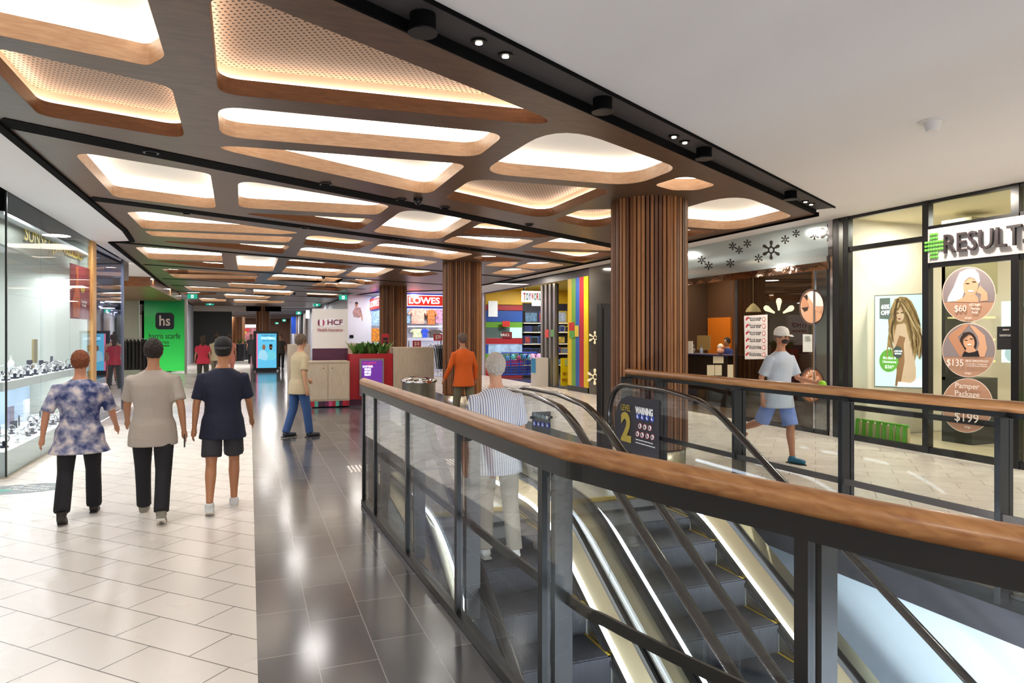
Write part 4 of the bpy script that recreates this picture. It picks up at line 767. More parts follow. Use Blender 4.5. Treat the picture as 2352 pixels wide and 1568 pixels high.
b = MB(); b.box((-3.55, 9.98, 1.05), (-2.80, 14.55, 1.16), JW); b.build('upper_shelf', e)
b = MB(); b.box((-3.75, 9.98, .31), (-3.68, 14.55, 1.05), JB); b.build('back_panel', e)
for y in (10.6, 11.8, 13.2, 14.2): lamp('display_lamp', (-3.1, y, 1.04), .12, 9, NEUT); lamp('display_lamp', (-3.3, y, 2.86), .15, 16, (.95, .98, 1))
b = MB(); b.box((-7.1, 9.9, 0), (-7, 14.7, 3.5), JG); b.box((-7, 14.6, 0), (-2.80, 14.68, 3.5), JG); struct(b, 'wall_jeweller')
b = MB(); b.box((-7, 9.93, 3.2), (-2.78, 14.6, 3.24), mat('jeweller_ceiling', '#dde2e4', .6)); struct(b, 'ceiling')
for iy, y in enumerate((10.3, 11.2, 12.2, 13.3)):
    for x in (-4, -5.3): b = MB(); b.lathe([(.12, 3.19), (.12, 3.2)], mat('downlight_glow', '#ffffff', .5, emit=9), (x, y, 0), 20); o = b.build('downlight'); tag(o, 'round white downlight in the jeweller ceiling, %s row, %s from the glass corner' % ('front' if x == -4 else 'back', ('first', 'second', 'third', 'fourth')[iy]), 'ceiling light', 'downlights in the jeweller ceiling')
for y in (10.6, 11.4, 12.2):
    for x in (-4.2, -5.8): lamp('downlight', (x, y, 3.17), .3, 20, (.96, .98, 1))
e = thing('fascia_sign', (-2.9, 12, 3), 'gold lettering on a grey band behind the jeweller glass', 'sign')
b = MB(); b.box((-2.98, 9.98, 2.88), (-2.9, 14.5, 3.2), mat('fascia_band', '#8f9188', .5)); b.build('fascia_board', e)
GO = mat('gold_letter', '#c2a63a', .35, .2, emit=.25); tl('SUNSET', 56, 117, (535, 556), 36, -2.87, GO, e); tl('JEWELLERS', 126, 188, (566, 590), 28, -2.87, GO, e); tl('I', 121, 123, (562, 562), 44, -2.87, GO, e)  # faint emission added to lift the dark gold letters
RDP = mat('poster_red', '#8e2430', .5); b = MB(); art(b, ('x', -2.775), [(RDP, [(160, 603), (207, 618), (207, 734), (161, 731)])]); o = b.build('red_poster'); tag(o, 'red hanging poster with orange figure inside the jeweller window', 'poster')
b = MB(); OR = mat('print_orange', '#c2582a', .6, var=.3, vscale=9); art(b, ('x', -2.770), [(OR, [(168, 728), (166, 690), (172, 665), (176, 640), (173, 615), (180, 612), (180, 650), (184, 690), (183, 729)]), (mat('print_gold', '#b8943a', .6), ell(190, 664, 5, 9, 14))]); b.build('print', o); tl('Tony Sato\n& Gold', 186, 199, (695, 699), 6, -2.766, PW, o)
# jewellery displays: one of each kind, then copies
VEL = mat('velvet_white', '#f4f4f4', .6); VELD = mat('velvet_navy', '#262a3c', .6); SIL = mat('silver', '#d8d8dc', .15, 1)
def bust():
    e = thing('necklace_bust', (0, 0, 0), 'bust', 'display bust', 'necklace busts in the jeweller window'); b = MB(); b.lathe([(.09, 0), (.1, .02), (.05, .05), (.12, .12), (.13, .2), (.07, .27), (.035, .3), (.035, .36), (.045, .37)], VEL, n=16, sx=.55, sy=1); b.build('bust', e)
    b = MB(); b.tube([(.05 + .02 * math.sin(t), .08 * math.cos(t), .22 - .06 * math.sin(t)) for t in [math.pi * k / 10 for k in range(11)]], .005, SIL, 5); b.build('necklace', e); return e
def ring_stand():
    e = thing('ring_stand', (0, 0, 0), 'ring', 'ring stand', 'small ring and watch stands in the jeweller window'); b = MB(); b.box((-.03, -.025, 0), (.03, .025, .02), VEL); b.lathe([(.018, .02), (.012, .06), (.003, .08)], VEL, n=8); b.build('cone', e); b = MB(); b.tube([(.016 * math.cos(t), .016 * math.sin(t), .045) for t in [math.pi * 2 * k / 10 for k in range(11)]], .003, SIL, 5); b.build('ring', e); return e
def watch_stand():
    e = thing('watch_stand', (0, 0, 0), 'watch', 'watch stand', 'small ring and watch stands in the jeweller window'); b = MB(); b.box((-.025, -.035, 0), (.025, .035, .015), VELD); b.box((-.01, -.01, .015), (.01, .01, .05), VELD); b.build('base', e); b = MB(); b.tube([(.035 * math.cos(t), 0, .065 + .035 * math.sin(t)) for t in [math.pi * 2 * k / 12 for k in range(13)]], .006, SIL, 5); b.ball((.036, 0, .07), .015, SIL, 6, (.3, 1, 1)); b.build('watch', e); return e
def box_d():
    e = thing('jewel_box', (0, 0, 0), 'box', 'jewellery box', 'open jewellery boxes in the jeweller window'); b = MB(); b.box((-.04, -.05, 0), (.04, .05, .03), VEL); b.build('tray', e); b = MB(); b.box((-.045, -.05, .03), (-.035, .05, .12), VELD); b.build('lid', e); return e
PR = [bust(), ring_stand(), watch_stand(), box_d()]; used = [0, 0, 0, 0]; rnd_ = random.Random(3)
ORD = ['first', 'second', 'third', 'fourth', 'fifth', 'sixth', 'seventh', 'eighth', 'ninth', 'tenth', 'eleventh', 'twelfth', 'thirteenth']
def put(k, x, y, z, rz, lab, sc=None):
    if not used[k]: used[k] = 1; o = PR[k]; o.location = (x, y, z); o.rotation_euler = (0, 0, rz); o['label'] = lab; o.scale = (sc or 1,) * 3
    else: o = clone(PR[k], (x, y, z), rz, lab, sc or 1)
for i, y in enumerate((10.25, 10.95, 11.75)): put(0, -3.2 - .1 * (i % 2), y, 1.16, .3, 'white necklace bust on the upper jewellery shelf, %s from the glass corner' % ORD[i], 1 - .12 * i)
for lvl, z, nm in ((0, 1.16, 'upper shelf'), (1, .31, 'lower deck')):
    for r in range(3):
        for i in range(13):
            y = 10.08 + i * .33 + rnd_.uniform(-.07, .07); x = -2.9 - r * .15 + rnd_.uniform(-.03, .03); k = rnd_.choice((1, 2, 1, 3) if r else (1, 2, 2)); put(k, x, y, z, rnd_.uniform(-.6, .6), '%s, %s row of the jeweller %s, %s from the glass corner' % (('', 'white ring cone', 'silver watch stand', 'open white jewellery box')[k], ('front', 'middle', 'back')[r], nm, ORD[i]), rnd_.uniform(1.0, 1.7))
for (u, v, w_, h, m, lab) in ((79, 835, .22, .5, '#8a7b4a', 'gold framed picture standing on the upper jewellery shelf'), (110, 838, .16, .38, '#7c6a4a', 'bronze card standing on the upper jewellery shelf'), (60, 960, .25, .36, '#dfe4ea', 'white printed card on the lower jewellery deck'), (24, 960, .22, .32, '#8b86a0', 'violet framed picture on the lower jewellery deck')):
    p = px(u, v, -3.45); z0 = 1.16 if v < 900 else .31; b = MB(); b.box((-3.46, p.y - w_ / 2, z0), (-3.43, p.y + w_ / 2, z0 + h), mat('card' + m, m, .5)); o = b.build('display_card'); tag(o, lab, 'display card')
# timber post and second fashion window
b = MB(); b.box((-2.95, 14.68, 0), (-2.72, 14.98, 3.49), woodm('post_wood', '#a97840', '#c39a5e', (10, 10, .6), .4, 4)); struct(b, 'trim_20')
e = thing('shopfront', (XL, 15, 0), 'tinted glass window of the fashion shop with red dresses', 'shopfront')
for y0, y1 in ((15.0, 16.5), (16.5, 18.0)): b = MB(); b.box((XL - .006, y0 + .004, .03), (XL + .006, y1 - .004, 3.45), glass('tinted_glass', '#c4cce0', .08)); b.build('glass_panel', e)
b = MB(); b.box((XL - .03, 17.98, 0), (XL + .03, 18.06, 3.47), mat('frame_grey', '#6d7076', .4)); b.build('frame', e)
NVY = mat('shop_navy', '#2b3350', .6); b = MB(); b.box((-6.1, 15, 0), (-6, 18.1, 3.5), NVY); b.box((-6, 18.06, 0), (-2.95, 18.12, 3.1), mat('slat_dark', '#43352e', .6)); b.box((-3.3, 18.12, 3.05), (-2.75, 18.9, 3.48), mat('bulkhead_tile', '#8f8a88', .5)); b.box((-6, 15, 3.46), (-2.8, 18, 3.5), NVY); struct(b, 'wall_fashion')
b = MB(); b.box((-5, 15, 0), (-2.8, 18, .12), mat('window_plinth', '#6b5a52', .5)); struct(b, 'wall_fashion_plinth')
for y in (15.6, 17): lamp('downlight', (-3.1, y, 3.4), .2, 130, COOL)
CH2 = mat('chrome_script', '#c8cad2', .12, .9); p = px(248, 714, -2.8); o = text('Ciri', 'script_sign', (-2.78, p.y, p.z), .42, CH2, '+x', None, ext=.03, width=1.9, shear=.2); tag(o, 'chrome script lettering hanging behind the fashion shop glass', 'sign')
def mannequin(x, y, col, lab):
    e = thing('mannequin', (x, y, .12), lab, 'mannequin', 'mannequins in the fashion shop window'); SK = mat('mannequin_skin', '#cfae9e', .4)
    b = MB(); b.ball((x, y, 1.78), .09, SK, 10, (.85, .9, 1.2)); b.tube([(x, y, 1.45), (x, y, 1.7)], .045, SK, 10); b.tube([(x, y - .1, .12), (x, y - .09, .55)], [.035, .06], SK, 8); b.tube([(x, y + .1, .12), (x, y + .09, .55)], [.035, .06], SK, 8)
    for s_ in (-1, 1): b.tube([(x, y + s_ * .19, 1.45), (x + .03, y + s_ * .25, 1.15), (x + .1, y + s_ * .24, .9)], [.045, .035, .025], SK, 8)
    b.build('body', e); b = MB(); b.lathe([(.17, .5), (.2, .55), (.17, .95), (.11, 1.12), (.15, 1.35), (.17, 1.45), (.05, 1.5)], mat('dress' + col, col, .7), (x, y, 0), 20, .65, 1.1); b.build('dress', e)
mannequin(-3.25, 15.45, '#a01828', 'mannequin in a long crimson dress nearest the timber post'); mannequin(-3.3, 16.3, '#b82634', 'mannequin in red dress in the middle of the fashion window'); mannequin(-3.3, 17.25, '#c4584e', 'mannequin in coral dress at the far end of the fashion window')
# department store entrance
WB = woodm('bulkhead_wood', '#7d4a26', '#a0683a', (.8, .8, 5), .3, 4)
b = MB(); b.box((-5.4, 23.4, 3.2), (-2.82, 33.4, 3.48), WB); struct(b, 'trim_21')
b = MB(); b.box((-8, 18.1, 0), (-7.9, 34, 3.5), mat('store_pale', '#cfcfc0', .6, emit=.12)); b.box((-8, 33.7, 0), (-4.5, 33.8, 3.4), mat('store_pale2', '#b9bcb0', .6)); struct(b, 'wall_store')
for y in (20, 25, 30): lamp('downlight', (-5.4, y, 3.2), .3, 70, NEUT)
GRS = bpy.data.materials.new('green_sign'); GRS.use_nodes = True; nt = GRS.node_tree; bs = nt.nodes['Principled BSDF']; tc = nt.nodes.new('ShaderNodeTexCoord'); sx_ = nt.nodes.new('ShaderNodeSeparateXYZ'); mr = nt.nodes.new('ShaderNodeMapRange'); mr.inputs[1].default_value = .3; mr.inputs[2].default_value = 3.2
rp = nt.nodes.new('ShaderNodeValToRGB'); rp.color_ramp.elements[0].color = lin('#3edc5e') + (1,); rp.color_ramp.elements[1].color = lin('#04542c') + (1,); nt.links.new(tc.outputs['Object'], sx_.inputs[0]); nt.links.new(sx_.outputs[2], mr.inputs[0]); nt.links.new(mr.outputs[0], rp.inputs[0]); nt.links.new(rp.outputs[0], bs.inputs['Base Color']); nt.links.new(rp.outputs[0], bs.inputs['Emission Color']); bs.inputs['Emission Strength'].default_value = .45; bs.inputs['Roughness'].default_value = .15
YG = 33.5; p0, p1 = py(331, 855, YG), py(424, 855, YG)
e = thing('store_sign', (p1.x, YG, 0), 'tall glossy green store sign panel with a dark rounded logo tile', 'sign'); b = MB(); b.box((p0.x, YG, .12), (p1.x, YG + .1, 3.3), GRS); b.build('panel', e); b = MB(); b.box((p1.x, YG - .05, 0), (p1.x + .1, YG + .1, 3.35), mat('frame_alu', '#a8a8a0', .3, .8)); b.build('frame', e)
b = MB(); art(b, ('y', YG - .01), [(mat('logo_navy', '#141a2c', .3), [(357, 724), (360, 718), (394, 718), (400, 724), (400, 751), (397, 756), (362, 756), (357, 750)])]); b.build('logo_tile', e)
def ty(body, u0, u1, v, hpx, Y, m, parent, **k):
    a, c = py(u0, v, Y), py(u1, v, Y); q = (a + c) / 2; h = hpx * (q.x * sn + q.y * cs) / F_PX
    return text(body, k.pop('name', 'lettering'), q - Vector((0, .008, 0)), h, m, '-y', parent, ext=.003, width=(c - a).length, **k)
ty('hs', 366, 391, 736, 24, YG - .03, PW, e, bold=.01); ty('harris scarfe', 342, 414, 771, 13, YG - .01, DK, e); ty('ENTER', 358, 389, 787, 6, YG - .01, DK, e); b = MB(); art(b, ('y', YG - .01), [(DK, [(356, 793), (389, 793), (389, 795), (356, 795)])]); b.build('rule', e)
# clothes rail and white mannequin in the entrance
e = thing('clothes_rack', (-4.6, 26, 0), 'rack of dark coats in the department store entrance', 'clothes rack'); p = py(312, 800, 26)
b = MB(); b.tube([(p.x - .5, 26, 0), (p.x - .5, 26, 1.6), (p.x + .5, 26, 1.6), (p.x + .5, 26, 0)], .02, CHROME, 8); b.build('frame', e)
for k in range(8): b = MB(); x = p.x - .4 + k * .11; b.slab([(x, 25.75, 1.45), (x, 26, 1.57), (x, 26.25, 1.45), (x, 26.22, .55), (x, 25.78, .55)], (1, 0, 0), .06, mat('coat%d' % (k % 2), ['#17161a', '#2a2628'][k % 2], .8)); b.build('coat', e)
# oval floor sticker
q = pz(55, 1122, 0); b = MB(); b.lathe([(.5, .001), (.5, .0025)], mat('sticker_slate', '#6f787c', .5), (q.x, q.y, 0), 48, .95, .52); o = b.build('floor_sticker'); tag(o, 'grey oval floor sticker with white text beside the jeweller glass', 'floor sticker')
b = MB(); b.lathe([(.14, .003), (.14, .004)], mat('sticker_green', '#3f9a84', .5), (q.x - .22, q.y - .05, 0), 24, 1, .5); b.build('badge', o)
text('Please keep a\nsafe distance\n1.5m apart', 'lettering', (q.x + .06, q.y, .004), .075, SW, rot=Matrix.Rotation(math.radians(-35), 3, 'Z'), parent=o, ext=.001)
# ================================================================ HEALTH INSURANCE KIOSK
RED = mat('kiosk_red', '#b01a26', .3); MAR = mat('kiosk_maroon', '#4a1838', .5); KW = mat('kiosk_white', '#e4e0dc', .5)
def ybox(mb, u0, u1, v0, v1, Y, dp, m, z0=None):     # box whose front face fills these photo pixels on the plane y = Y
    a, c = py(u0, v1, Y), py(u1, v0, Y); mb.box((a.x, Y, a.z if z0 is None else z0), (c.x, Y + dp, py((u0 + u1) / 2, v0, Y).z), m); return a, c
YK = 16.7
e = thing('kiosk_counter', (1.9, YK, 0), 'pale timber cupboard counter of the health insurance kiosk', 'counter')
b = MB(); a, c = ybox(b, 698, 803, 832, 925, YK, .75, WOODL, .16); b.build('cabinet', e); um = py(753, 880, YK).x
for x0, x1, hx in ((a.x + .02, um - .006, um - .1), (um + .006, c.x - .02, um + .1)): b = MB(); b.box((x0, YK - .018, .2), (x1, YK, c.z - .06), WOODL); d = b.build('door', e); b = MB(); b.ball((hx, YK - .025, c.z - .13), .013, BLACK, 6); b.build('lock', d)
b = MB(); cols = ['#b01a26', '#8f1a2c', '#b01a26', '#57b09a', '#4a1838', '#3a1430', '#6a2050', '#c04a78', '#a01a2c', '#57b09a', '#3a1430', '#b01a26', '#8f1a2c']
for k, cc in enumerate(cols): x0 = a.x + (c.x - a.x) * k / len(cols); b.box((x0, YK + .01, .03), (x0 + (c.x - a.x) / len(cols), YK + .6, .16), mat('kick' + cc, cc, .35))
b.build('kickboard', e); b = MB(); b.box((a.x, YK - .02, c.z), (c.x, YK + .77, c.z + .03), WOODL); b.build('top', e)
YP = 17.5; e = thing('kiosk_sign', (1.9, YP, 0), 'tall white Health Insurance sign panel with maroon base', 'sign')
b = MB(); ybox(b, 718, 799, 709, 800, YP, .12, KW); b.build('panel', e); b = MB(); ybox(b, 718, 799, 800, 834, YP, .12, MAR, 0); b.build('base', e)
LM = mat('logo_maroon', '#6e1a3c', .4, emit=.1); ty('HCF', 752, 787, 740, 13, YP - .01, LM, e, bold=.004); ty('Health Insurance', 729, 787, 757, 7, YP - .01, mat('logo_red', '#a83244', .4), e)
b = MB(); art(b, ('y', YP - .006), [(mat('sign_glow', '#e6e2e6', .5, emit=.12), ell(759, 741, 32, 10, 30))]); b.build('backlight', e)
b = MB(); art(b, ('y', YP - .012), [(LM, ell(734, 741, 4.5, 7.5, 18, 90, 270)), (mat('logo_pink', '#b0486a', .4), ell(741, 741, 4.5, 7.5, 18, -90, 90))]); b.build('logo', e)
YR2 = 17.1; e = thing('planter_counter', (3, YR2, 0), 'red kiosk planter box with green succulents on top', 'planter'); b = MB(); a, c = ybox(b, 803, 902, 812, 925, YR2, .5, RED, .14); b.box((a.x, YR2 + .03, 0), (c.x, YR2 + .5, .14), MAR); b.build('box', e)
b = MB()
for k in range(11):
    bx, by = a.x + .1 + (c.x - a.x - .2) * (k + .5) / 11, YR2 + .2 + random.uniform(-.08, .1)
    for j in range(9):
        t = 2 * math.pi * j / 9 + k; L_ = random.uniform(.22, .38); d = Vector((math.cos(t), math.sin(t), 0)); q = Vector((bx, by, c.z)); s_ = Vector((-d.y, d.x, 0)) * .04
        tip = q + d * L_ * .7 + Vector((0, 0, L_ * .9)); mid = q + d * L_ * .3 + Vector((0, 0, L_ * .45)); b.add([q - s_, q + s_, mid + s_, tip, mid - s_, mid + Vector((0, 0, -.02))], [(0, 1, 2, 4), (4, 2, 3), (0, 5, 4), (1, 2, 5)], random.choice((mat('leaf_a', '#3f7a30', .5), mat('leaf_b', '#6a9a4a', .5), mat('leaf_c', '#2c5424', .5))))
o = b.build('succulents', e)
e = thing('screen', (3, YR2 - .05, .5), 'framed purple screen on the red kiosk box front', 'screen'); b = MB(); ybox(b, 826, 882, 823, 910, YR2 - .06, .06, mat('screen_frame', '#8f7f88', .4)); b.build('frame', e); b = MB(); ybox(b, 831, 878, 828, 905, YR2 - .07, .01, mat('screen_purple', '#6a2f9c', .4, emit=.5)); b.build('display', e)
ty('UNCOMMON\nCARE', 833, 864, 836, 4, YR2 - .075, mat('screen_pink', '#e0486a', .4, emit=.6), e); ty('IS PUTTING\nPEOPLE\nBEFORE\nPROFIT', 833, 856, 851, 4.5, YR2 - .075, mat('screen_white', '#ffffff', .4, emit=.8), e, bold=.003)
e = thing('kiosk_screen_wall', (4, YR2, 0), 'plain pale timber end panel of the kiosk, right of the red planter', 'panel'); b = MB(); ybox(b, 903, 997, 797, 930, YR2, .5, WOODL, 0); b.build('panel', e, bevel=.02)
e = thing('kiosk_desk', (1.2, 18.3, 0), 'pale timber desk of the kiosk behind the tall sign', 'desk'); b = MB(); ybox(b, 663, 712, 791, 912, 18.3, .7, WOODL, 0); b.build('body', e)
e = thing('kiosk_back_counter', (2.8, 19.2, 0), 'back counter of the kiosk with dark opening above the succulents', 'counter'); b = MB(); ybox(b, 799, 866, 788, 900, 19.2, .5, WOODL, 0); b.build('body', e)
b = MB(); ybox(b, 820, 858, 789, 799, 19.17, .04, BLACK); b.build('dark_opening', e)  # flat black box stands in for the dark inside of the opening
e = thing('leaflet_stand', (3.7, 18.4, 0), 'small red leaflet stand rising beside the succulents', 'stand'); b = MB(); ybox(b, 877, 893, 766, 812, 18.4, .03, RED, 0); b.build('board', e); b = MB(); ybox(b, 880, 891, 775, 781, 18.37, .02, BLACK); ybox(b, 880, 891, 784, 789, 18.37, .02, BLACK); b.build('pocket', e)
# ================================================================ TOY SHOP (right side, y 17.9 .. 27.5)
b = MB(); b.box((XF - .02, 14.4, 0), (XF + .03, 17.9, 3.72), mat('smoked_panel', '#55524e', .08, .3)); struct(b, 'wall_massage_side')
b = MB(); art(b, ('x', XF - .035), daisy(1368, 865, 19, FLL, 6, -90)); o = b.build('daisy_decal'); tag(o, 'pale daisy shape low on the dark glass left of the black pylon', 'decal'); b = MB(); art(b, ('x', XF - .035), daisy(1368, 775, 15, FLL, 6, -90)); o = b.build('daisy_decal'); tag(o, 'pale daisy shape at mid height left of the black pylon', 'decal')
b = MB(); wallbox(b, 17.9, 27.6, 3.46, 3.72, mat('toy_header', '#2e2a30', .4)); wallbox(b, 27.45, 27.65, 0, 3.72, mat('toy_frame', '#c9c2c0', .4), XF - .05, XF + .1); struct(b, 'trim_22')
e = thing('striped_pillar', (XF, 18.6, 0), 'pillar striped yellow green blue red yellow at the toy shop', 'pillar'); b = MB()
for u0, u1, cc in ((1306, 1315, '#e0c000'), (1315, 1324, '#6aa02c'), (1324, 1333, '#2058a8'), (1333, 1343, '#b01c22'), (1343, 1353, '#e0c000')): y0, y1 = yf(u0), yf(u1); wallbox(b, y1, y0, .16, 3.46, mat('stripe' + cc, cc, .4), XF - .03, XF + .25)
b.build('stripes', e); b = MB(); wallbox(b, yf(1353), yf(1306), 0, .16, BLACK, XF - .04, XF + .25); b.build('base', e)
YT = 27.3; YL_, TR, TB, TG = (mat('toy' + c_, c_, .5) for c_ in ('#d9ae10', '#a01420', '#0f4aa0', '#5f9a28'))
b = MB()
for v0, v1, m in ((650, 700, YL_), (700, 713, TR), (713, 739, TB), (739, 752, TG), (752, 776, mat('toy_dim', '#47605c', .5)), (776, 790, TR), (790, 812, TB), (812, 826, TG), (826, 868, TR)): a, c = py(1113, v1, YT), py(1200, v0, YT); b.box((XF, YT, a.z), (c.x, YT + .06, c.z), m)
a, c = py(1200, 868, YT), py(1400, 640, YT); b.box((a.x, YT + .35, 0), (17, YT + .4, 3.7), YL_); b.box((16.9, 14, 0), (17, 28, 3.7), YL_); b.box((XF, 14.4, 3.68), (17, 28, 3.72), mat('toy_ceiling', '#d9c34a', .6)); struct(b, 'wall_toy')
for x, y in ((11, 25.5), (12.5, 25), (11, 22.5), (12.5, 21)): lamp('downlight', (x, y, 3.62), .3, 75, NEUT)
e = thing('toy_shelving', (a.x, YT, 0), 'tall dark shelving bay stacked with boxed toys in the toy shop', 'shelving'); b = MB(); x0, x1 = py(1201, 800, YT).x, py(1310, 800, YT).x; b.box((x0, YT + .3, 0), (x1, YT + .34, 3.1), mat('shelf_back', '#23202c', .5)); b.build('back_panel', e)
SHV = [704 + 36, 762, 778 + 12, 812, 836]; CS = mat('shelf_cream', '#e6dcc0', .5)
for v in (741, 762, 789, 812, 838): z = py(1230, v, YT - .1).z; b = MB(); b.box((x0, YT - .12, z - .04), (x1, YT + .3, z), CS); b.build('shelf', e)
tc_ = ['#2a3a7c', '#7a8fbf', '#1b1b22', '#4d6f8a', '#2b3c66', '#8d96a4', '#3c4454', '#18202e', '#a08a3a', '#26305c', '#56606c', '#8a3a34']
n_t = 0
for lv, (v, h) in enumerate(((741, .62), (762, .3), (789, .36), (812, .3), (838, .3))):
    z = py(1230, v, YT - .1).z; x = x0 + .05; nx = 0
    while x < x1 - .3:
        w_ = random.uniform(.22, .5) if lv else random.uniform(.6, .75); hh = h * random.uniform(.8, .98); e = thing('toy_box', (x + w_ / 2, YT, z), 'printed toy box on the %s shelf of the toy shop, %s from left' % (('top', 'second', 'third', 'fourth', 'lowest')[lv], ORD[min(12, nx)]), 'toy box', 'boxed toys on the toy shop shelving')
        c1, c2 = random.sample(tc_, 2); b = MB(); b.box((x, YT - .1, z), (x + w_ - .02, YT + .22, z + hh), mat('tb' + c1, c1, .4)); b.build('carton', e); b = MB(); b.box((x + w_ * .04, YT - .104, z + hh * .08), (x + w_ * .86, YT - .1, z + hh * .86), mat('tp' + c2, c2, .4, var=.5, vscale=9)); b.build('print', e); x += w_; nx += 1
e = thing('display_cabinet', (10.5, YT, 1.5), 'lit display cabinet with dark red name panel set in the striped toy wall', 'cabinet'); b = MB(); ybox(b, 1171, 1199, 752, 776, YT - .02, .02, mat('cab_glow', '#a8d8d4', .4, emit=.5)); b.build('lit_panel', e); b = MB(); ybox(b, 1154, 1176, 762, 777, YT - .03, .02, mat('brio_red', '#6e1620', .4)); b.build('name_panel', e); ty('BRIO.', 1150, 1171, 769, 6, YT - .04, PW, e)
e = thing('display_cabinet', (10.2, YT, 1), 'lower lit glass cabinet with small toys in the striped toy wall', 'cabinet'); b = MB(); ybox(b, 1122, 1199, 791, 811, YT - .03, .02, mat('cab_glow2', '#8fa9c4', .4, emit=.4, var=.5, vscale=4)); b.build('lit_panel', e)
b = MB(); ybox(b, 1122, 1143, 691, 727, YT - .05, .03, mat('toy_screen', '#dfe6e8', .3, emit=.3)); o = b.build('wall_screen'); tag(o, 'small pale wall screen on the striped toy shop wall', 'screen')
YS_ = 24.5; e = thing('hanging_sign', (10, YS_, 2.8), 'glowing white sign with multicoloured letters hanging on black rods', 'sign'); b = MB(); a, c = ybox(b, 1200, 1254, 668, 693, YS_, .12, mat('sign_lit', '#ffffff', .4, emit=.7)); a2, c2 = ybox(b, 1224, 1252, 693, 702, YS_, .12, mat('sign_lit', '#ffffff', .4, emit=.7)); b.build('light_box', e)
for i, ch in enumerate('TOYWORLD'): ty(ch, 1202 + i * 6.1, 1207.5 + i * 6.1, 681, 17, YS_ - .01, mat('tw%d' % (i % 5), ('#d8241a', '#088c78', '#7d3aa8', '#d8241a', '#088c78')[i % 5], .4), e, bold=.012)
for u in (1204, 1245): p = py(u, 668, YS_ + .05); b = MB(); b.tube([p, (p.x, p.y, 3.7)], .03, BLACK, 6); b.build('rod', e)
e = thing('folding_gate', (9.6, 21.2, 0), 'grey concertina security gate folded open at the toy shop', 'gate'); 
for i in range(7): y = 20.55 + i * .17; b = MB(); b.box((9.42 + .14 * (i % 2), y, .02), (9.5 + .14 * (i % 2), y + .16, 3.44), mat('gate_grey%d' % (i % 2), ('#9a9690', '#6f6c6a')[i % 2], .3, .6)); b.build('leaf', e)
e = thing('podium', (9.25, 21.7, 0), 'white square podium with blue poster at the toy shop entrance', 'podium'); p = pz(1250, 886, 0); p.x -= .16; b = MB(); b.box((p.x - .22, p.y - .2, 0), (p.x + .22, p.y + .25, .95), mat('podium_white', '#d4cfca', .5)); b.build('body', e); b = MB(); b.box((p.x - .235, p.y - .15, .45), (p.x - .222, p.y + .2, .93), mat('poster_blue', '#2a90c8', .5)); b.build('poster', e)
e = thing('sandwich_board', (9.5, 19.8, 0), 'yellow RED HOT SPECIALS sandwich board beside the striped pillar', 'sign'); b = MB(); ybox(b, 1289, 1314, 822, 890, 20.3, .05, mat('board_yellow', '#e6cc00', .5), .05); b.build('board', e); ty('RED HOT', 1293, 1312, 858, 7, 20.29, TR, e); ty('SPECIALS', 1291, 1312, 872, 6, 20.29, TR, e); b = MB(); ybox(b, 1297, 1309, 825, 840, 20.28, .01, mat('card_green', '#b8c878', .5)); b.build('card', e)
for i, (u0, u1, v0, v1, cc, Y) in enumerate(((1154, 1171, 737, 750, '#c02418', 26), (1252, 1260, 757, 775, '#d84a40', 20.4), (1265, 1273, 757, 773, '#6aa060', 20.4), (1307, 1319, 741, 759, '#c8281c', 19.0), (1308, 1319, 760, 776, '#5aa04a', 19.0), (1320, 1329, 748, 773, '#d8c040', 18.8))):
    b = MB(); X_ = XF - .034 - .002 * i
    if i in (0,): ybox(b, u0, u1, v0, v1, 27.1, .02, mat('tag' + cc, cc, .5))
    else: art(b, ('x', 9.41 if i in (1, 2) else X_), [(mat('tag' + cc, cc, .5), [(u0, v0), (u1, v0 - 1), (u1, v1), (u0, v1)])])
    o = b.build('price_ticket'); tag(o, ('red ticket on the striped toy wall', 'red ticket hung on the folded gate', 'green ticket hung on the folded gate', 'red ticket on the striped pillar', 'green ticket on the striped pillar', 'yellow ticket on the striped pillar')[i] + ' of the toy shop', 'ticket', 'tickets hung at the toy shop front')
BW = mat('wire_blue', '#1c44b0', .4); e = thing('wire_stand', (10.3, 25, 0), 'blue wire grid stand hung with toys in the toy shop doorway', 'stand'); b = MB()
A, C = pz(1153, 868, 0), pz(1232, 872, 0); C.y = A.y = 25.6; A.x, C.x = py(1153, 800, 25.6).x, py(1232, 800, 25.6).x
for i in range(17): x = A.x + (C.x - A.x) * i / 16; b.tube([(x, 25.6, .1), (x, 25.6, 1.0)], .012 if i % 4 else .03, BW, 5)
for i in range(9): z = .12 + i * .11; b.tube([(A.x, 25.6, z), (C.x, 25.6, z)], .012 if i % 4 else .03, BW, 5)
b.build('grid', e); b = MB(); b.box((A.x, 25.62, .1), (C.x, 26.1, .45), mat('bin_grey', '#55506a', .5)); b.build('bin', e)
for i in range(6): x = A.x + .2 + i * .24; b = MB(); b.ball((x, 25.52, .78 + .05 * (i % 2)), .1, mat('toyball%d' % (i % 3), ('#3c78b0', '#58b0c0', '#8a3a6a')[i % 3], .4), 8, (1, .5, 1.2)); o = b.build('hanging_toy'); tag(o, 'small blister toy hung on the blue wire stand, %s from left' % ORD[i], 'toy', 'toys hung on the blue wire stand')
for i in range(4):
    x = C.x - .3 + i * .27; b = MB()
    b.lathe([(.03, .25), (.08, .2), (.12, .05), (.13, 0)], mat('tulle', '#c9a4cc', .8), (x, 25.3, .72), 18); o = b.build('tutu'); tag(o, 'pink net tutu hanging in the toy shop, %s from left' % ORD[i], 'tutu', 'pink tutus beside the blue wire stand')
